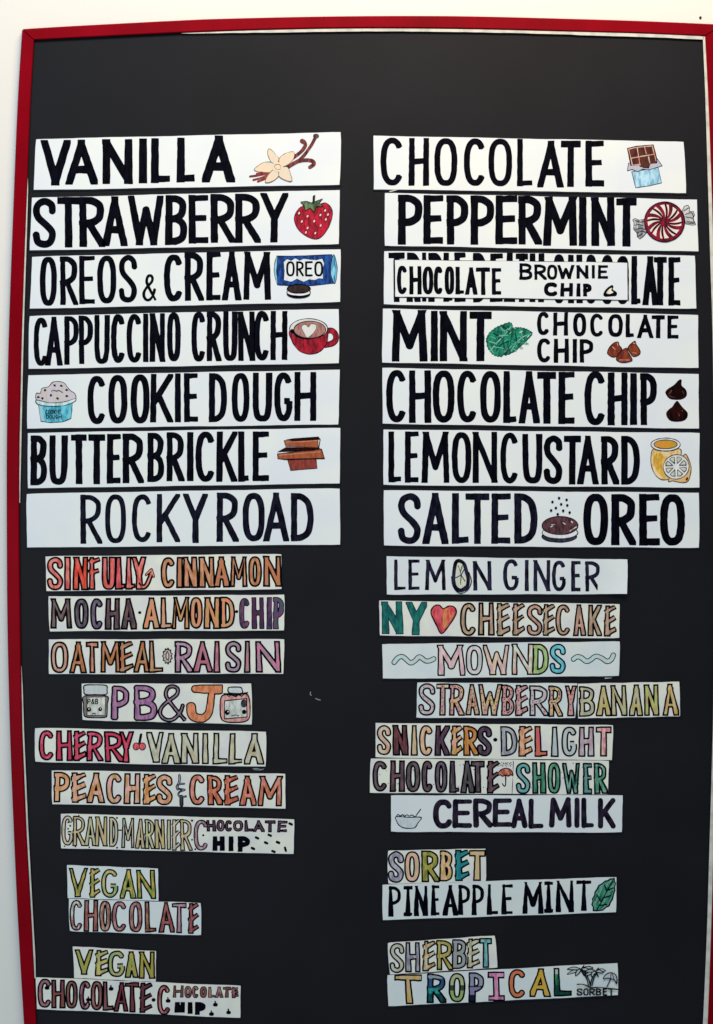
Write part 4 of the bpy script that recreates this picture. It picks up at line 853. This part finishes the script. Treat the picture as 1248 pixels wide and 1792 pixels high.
k.fill('heart', HT, ((206, 66, 84), (226, 90, 100)), ol=1.8, oc=LINE); k.fill('heart', [(657, 145), (700, 122), (740, 126), (757, 150), (752, 185), (715, 250), (655, 320), (650, 230)], ((240, 146, 92), (226, 80, 84)))
k.done(); s.done()

s = Sign("pale strip with five pastel outlined letters between two drawn waves", [('y', 48, 88), ('z', 1168, 65), ('z', 1165, 378), ('y', 52, 405)], paper=PAPER_P)
s.word('lettering', 'MOW', 'y', [(547, 800), (805, 965), (965, 1218)], (94, 92), (380, 374), 11, outline=2.6, fills=[((240, 196, 200), (238, 204, 204)), ((222, 222, 220), (232, 216, 216)), ((236, 196, 200), (240, 206, 176))])
s.word('lettering', 'NDS', 'z', [(185, 385), (375, 523), (527, 680)], (86, 82), (376, 364), 10.8, outline=2.75, fills=[((240, 204, 186), (226, 226, 206)), ((160, 192, 108), (176, 200, 130)), ((100, 196, 214), (120, 206, 220))])
for zid, p in (('y', [(150, 262), (190, 215), (235, 205), (300, 258), (345, 240), (385, 205), (440, 240), (480, 240), (520, 222)]), ('z', [(742, 230), (780, 205), (820, 215), (865, 245), (900, 235), (950, 200), (1000, 215), (1050, 245), (1090, 230), (1112, 185)])):
    s.path('wave_drawing'+('' if zid == 'y' else '#2'), zid, p, 9.2, 1.5, ((222, 232, 228), (200, 224, 222)), cap='b')
s.done()

s = Sign("small strip lettered STRAWBERRY in pink letters filled with dark seed dots", [('a1', 55, 75), ('a2', 265, 82), ('a2', 243, 398), ('a1', 45, 395)], paper=PAPER_P)
SB = [((230, 190, 196), (206, 200, 200)), ((226, 170, 170), (222, 206, 170)), ((226, 160, 176), (226, 176, 140)), ((222, 160, 130), (206, 176, 150)), ((230, 176, 160), (224, 190, 140)), ((230, 170, 176), (222, 160, 150)), ((224, 150, 150), (216, 170, 170))]
s.word('lettering', 'STRAWBeR', 'a1', [(60, 220), (225, 345), (345, 482), (490, 620), (603, 825), (820, 940), (945, 1060), (1075, 1245)], (76, 98), (374, 382), 10.4, outline=2.9, fills=SB, dots=True)
s.word('lettering', 'RY', 'a2', [(0, 130), (148, 258)], (98, 104), (388, 384), 10.4, outline=2.9, fills=SB[4:], dots=True); s.done()
s = Sign("short beige strip lettered BANANA at the right end of the pink strawberry strip", [('a2', 267, 85), ('a2', 1190, 68), ('a2', 1200, 382), ('a2', 269, 402)], paper=B_)
s.word('lettering', 'BANANA', 'a2', [(280, 425), (435, 570), (565, 715), (735, 860), (868, 1005), (1035, 1185)], (106, 82), (388, 376), 10.4, outline=2.9, fills=[((200, 194, 170), (206, 196, 160)), ((216, 196, 110), (212, 190, 140)), ((206, 188, 130), (200, 190, 150)), ((220, 196, 120), (200, 194, 160)), ((212, 190, 130), (196, 196, 120)), ((226, 180, 96), (220, 190, 140))]); s.done()

s = Sign("small strip ending in DELIGHT with orange, grey and pink letters, above the shower strip", [('a3', 92, 38), ('a4', 1160, 57), ('a4', 1152, 375), ('a3', 88, 352)], paper=B_)
s.word('lettering', 'SNICKeRS', 'a3', [(98, 235), (245, 388), (410, 475), (485, 618), (628, 765), (775, 880), (888, 1028), (1010, 1152)], (54, 60), (332, 342), OW, outline=2.9, fills=[((236, 184, 146), (226, 196, 170)), ((92, 56, 64), (120, 66, 70)), ((224, 200, 156), (230, 190, 150)), ((236, 186, 160), (240, 196, 150)), ((80, 58, 74), (100, 66, 86)), ((226, 170, 90), (232, 176, 140)), ((232, 160, 100), (206, 130, 50)), ((76, 58, 70), (90, 70, 90))])
s.spots('centre_dot', 'a3', [(1180, 190)], 3.8)
s.word('lettering#2', 'DeLIGHT', 'a4', [(135, 292), (300, 425), (445, 560), (592, 665), (688, 838), (845, 990), (1005, 1142)], (62, 70), (345, 346), OW, outline=2.9, fills=[((168, 166, 176), (180, 180, 186)), ((238, 160, 120), (236, 180, 140)), ((226, 130, 80), (226, 100, 110)), ((206, 212, 206), (196, 204, 206)), ((208, 212, 206), (200, 206, 206)), ((212, 178, 190), (206, 190, 204)), ((238, 150, 166), (240, 186, 180))]); s.done()

s = Sign("speckled strip lettered CHOCOLATE SHOWER in dark brown and green with a tiny umbrella", [('a3', 42, 360), ('a4', 1120, 382), ('a4', 1115, 690), ('a3', 40, 672)], paper=B_)
s.word('lettering', 'CHOCOLATe', 'a3', [(58, 208), (220, 358), (362, 500), (505, 615), (625, 748), (762, 852), (862, 990), (960, 1080), (1105, 1215)], (378, 382), (664, 680), 10.8, outline=3.0, fills=[((92, 80, 84), (110, 90, 96)), ((96, 78, 82), (120, 84, 92)), ((88, 78, 80), (110, 92, 96)), ((84, 74, 76), (110, 84, 92)), ((86, 74, 82), (106, 90, 100)), ((80, 72, 76), (100, 84, 92)), ((84, 76, 76), (96, 86, 88))], line=BLACK)
GS = [((140, 190, 186), (110, 176, 170)), ((60, 140, 108), (90, 150, 124)), ((70, 148, 112), (110, 166, 136)), ((60, 120, 104), (120, 170, 150)), ((120, 166, 160), (90, 150, 140)), ((150, 190, 166), (80, 150, 120))]
s.word('lettering#2', 'SHOWER', 'a4', [(272, 410), (422, 550), (560, 685), (700, 865), (885, 968), (985, 1108)], (394, 400), (684, 684), 10.4, outline=3.0, fills=GS, line=BLACK)
rr = random.Random(5)
pts = [(rr.uniform(100, 1090), rr.uniform(376, 660)) for _ in range(60)]
s.spots('speckles', 'a3', pts[:45], .8); s.spots('speckles', 'a4', [(rr.uniform(280, 1100), rr.uniform(392, 670)) for _ in range(45)], .8); s.spots('speckles', 'a4', [(105+14*i+rr.uniform(-5, 5), 400+14*j+rr.uniform(-5, 5)) for i in range(10) for j in range(3)], .8)
s.path('seam_line', 'a4', [(252, 385), (248, 530), (240, 685)], .9, .05, LINE)
k = Sketch(s, "umbrella_drawing", 'a4'); k.line('handle', [(182, 520), (182, 595), (170, 612), (152, 590)], 1.7, BLACK); k.fill('canopy', [(115, 512), (122, 482), (150, 458), (185, 450), (225, 462), (245, 490), (248, 515), (230, 508), (205, 520), (180, 512), (155, 522), (135, 510)], ((196, 92, 70), (220, 140, 116)), ol=1.6, oc=BLACK); k.done(); s.done()

s = Sign("pale bluish strip lettered CEREAL MILK in dark purple with a drawn bowl and spoon", [('a5', 77, 62), ('a6', 1143, 60), ('a6', 1137, 400), ('a5', 73, 393)], paper=PAPER_G)
PU = ((20, 15, 30), (48, 38, 56))
s.word('lettering', 'CERE', 'a5', [(458, 640), (635, 818), (822, 1000), (1000, 1178)], (98, 84), (364, 352), 9.6, ink_=PU, cap='r')
s.word('lettering', 'AL', 'a6', [(125, 278), (285, 428)], (86, 90), (358, 370), 9.4, ink_=PU, cap='r')
s.word('lettering#2', 'MILK', 'a6', [(475, 680), (697, 757), (765, 885), (917, 1080)], (78, 86), (354, 366), 9.4, ink_=PU, cap='r')
k = Sketch(s, "cereal_bowl_drawing", 'a5'); k.fill('bowl', [(122, 256), (124, 290), (145, 330), (195, 358), (285, 358), (320, 312), (350, 262), (240, 262)], ((222, 228, 230), (212, 220, 224)), ol=1.2)
k.line('cereal', [(125, 252), (138, 236), (160, 248), (180, 238), (200, 250), (220, 238), (240, 250), (265, 240), (290, 254), (345, 262)], 1.2); k.line('spoon', [(302, 246), (345, 188)], 1.4); k.done(); s.done()

s = Sign("short strip lettered SORBET in mixed pastel letters above the pineapple strip", [('a7', 97, 72), ('a7', 990, 52), ('a7', 992, 355), ('a7', 98, 372)], paper=B_)
s.word('lettering', 'SORBeT', 'a7', [(97, 245), (245, 392), (405, 565), (570, 693), (708, 838), (838, 985)], (78, 60), (368, 344), OW, outline=2.9, fills=[((168, 162, 180), (190, 180, 196)), ((232, 198, 162), (236, 190, 160)), ((150, 150, 66), (176, 166, 80)), ((232, 186, 120), (236, 196, 150)), ((50, 156, 158), (30, 130, 140)), ((232, 204, 156), (226, 190, 140))]); s.done()
s = Sign("strip lettered PINEAPPLE MINT in plain black with a green leaf at its right end", [('a7', 48, 380), ('a8', 1140, 312), ('a8', 1135, 632), ('a7', 52, 702)], paper=PAPER_P)
s.word('lettering', 'PiNEAPPLE', 'a7', [(105, 220), (240, 322), (340, 460), (495, 570), (600, 733), (740, 850), (865, 975), (1003, 1105), (1135, 1237)], (394, 374), (672, 650), 7.0, amp=.3, taper=(.62, 1.4))
s.word('lettering#2', 'MiNT', 'a8', [(288, 470), (480, 562), (590, 748), (772, 912)], (358, 336), (648, 618), 7.2, amp=.3, taper=(.62, 1.4))
k = Sketch(s, "mint_leaf_drawing", 'a8')
k.fill('leaf', serrate([(950, 622), (918, 560), (935, 480), (980, 392), (1060, 342), (1115, 328), (1125, 400), (1100, 510), (1045, 590)], 3, .05), ((120, 180, 156), (70, 150, 124)), smooth=False, ol=2.0)
for p in ([(960, 560), (1000, 470), (1030, 400)], [(990, 600), (1060, 520), (1100, 440)], [(1000, 520), (1010, 440)], [(1040, 560), (1090, 470)], [(1040, 430), (1090, 370)], [(960, 590), (990, 560)], [(1070, 400), (1110, 350)], [(940, 520), (960, 470)]): k.line('leaf', p, 3.0, ((30, 116, 92), (50, 136, 108)))
for p in ([(955, 620), (1000, 540), (1050, 440), (1105, 345)], [(1000, 540), (965, 480)], [(1020, 500), (1085, 480)], [(1050, 440), (1030, 385)], [(1060, 430), (1110, 410)], [(985, 570), (1050, 560)]): k.line('vein', p, 1.6)
k.done(); s.done()

s = Sign("short tilted strip lettered SHERBET in grey, orange and teal letters", [('a9', 95, 105), ('a9', 1075, 37), ('a9', 1097, 330), ('a9', 115, 392)], paper=B_, depth=0.0026)
s.word('lettering', 'SHeRBeT', 'a9', [(112, 250), (255, 395), (415, 530), (540, 690), (685, 818), (818, 935), (935, 1042)], (106, 54), (386, 326), 10.2, outline=2.75, fills=[((216, 208, 176), (206, 204, 190)), ((156, 150, 166), (176, 170, 182)), ((218, 164, 96), (214, 196, 160)), ((186, 166, 78), (196, 176, 100)), ((178, 178, 172), (164, 166, 170)), ((206, 196, 150), (216, 206, 180)), ((96, 170, 172), (130, 190, 190))]); s.done()
s = Sign("lowest right strip lettered TROPICAL with drawn palm trees and a parasol", [('a9', 93, 400), ('b1', 1150, 288), ('b1', 1155, 580), ('a9', 102, 680)], paper=PAPER_P)
TB = {1: [(((176, 182, 190), (150, 160, 176)), 0, .18), (((60, 96, 136), (40, 76, 116)), .18, .5), (((30, 140, 140), (50, 160, 150)), .5, .68), (((12, 50, 66), (16, 80, 84)), .68, 1)],
      2: [(((196, 204, 150), (190, 190, 150)), 0, .42), (((80, 84, 66), (60, 66, 50)), .42, .6), (((170, 190, 116), (150, 180, 110)), .6, 1)],
      3: [(((176, 172, 190), (150, 150, 176)), 0, .45), (((60, 60, 84), (90, 84, 110)), .45, .5), (((150, 140, 182), (140, 130, 170)), .5, .75), (((24, 24, 50), (30, 30, 56)), .75, 1)]}
s.word('lettering', 'TROPi', 'a9', [(162, 410), (455, 628), (650, 805), (835, 975), (1010, 1160)], (396, 362), (666, 636), 11.6, outline=2.9, fills=[((222, 188, 110), (216, 180, 130)), (0, 0, 0), (0, 0, 0), (0, 0, 0), ((216, 120, 166), (226, 150, 186))], bands=TB)
TB2 = {2: [(((206, 214, 206), (200, 206, 200)), 0, .22), (((30, 110, 80), (60, 150, 100)), .22, .6), (((16, 76, 60), (10, 60, 50)), .6, 1)]}
s.word('lettering', 'CAL', 'b1', [(152, 322), (350, 540), (567, 728)], (344, 330), (612, 590), 11.4, outline=2.9, fills=[((228, 136, 88), (222, 120, 80)), ((226, 190, 90), (220, 170, 60)), (0, 0, 0)], bands=TB2)
k = Sketch(s, "palm_beach_drawing", 'b1')
for cx, cy, sc, tr in ((815, 345, 1, [(812, 350), (850, 400), (875, 450), (882, 500)]), (950, 365, .8, [(940, 385), (915, 430), (898, 500)])):
    for a, L in ((2.75, 135), (3.25, 125), (-.25, 115), (.05, 85), (-1.1, 55), (1.2, 75), (2.2, 85)):
        c_, s_ = math.cos(a), math.sin(a); L *= sc; y2 = L*.5 if a != -1.1 else L*.5
        p = [(cx, cy), (cx+c_*L*.5-s_*14, cy+s_*L*.4-16), (cx+c_*L, cy+s_*L*.7+8), (cx+c_*L*.5+s_*8, cy+s_*L*.4+10)]
        k.fill('palm_frond', p, ((206, 212, 210), (196, 206, 204)), ol=1.3)
    k.line('palm_trunk', tr, 1.6, LINE); k.line('palm_trunk', [(x+16, y-2) for x, y in tr], 1.6, LINE)
k.line('sand_line', [(780, 482), (830, 482), (880, 500), (905, 512), (1000, 512), (1150, 528)], 1.5)
k.fill('parasol', [(1018, 430), (1040, 395), (1085, 375), (1125, 390), (1142, 425), (1138, 475), (1118, 440), (1060, 425)], ((206, 212, 212), (196, 202, 206)), ol=1.3); k.line('parasol', [(1085, 432), (1050, 505)], 1.5); k.line('parasol', [(1090, 378), (1085, 430)], 1); k.line('parasol', [(1100, 378), (1118, 440)], 1)
k.text('small_lettering', 'SORBET', [(775, 830), (835, 885), (890, 945), (950, 1000), (1012, 1055), (1060, 1120)], 518, 585, 2.4)
k.done(); s.done()
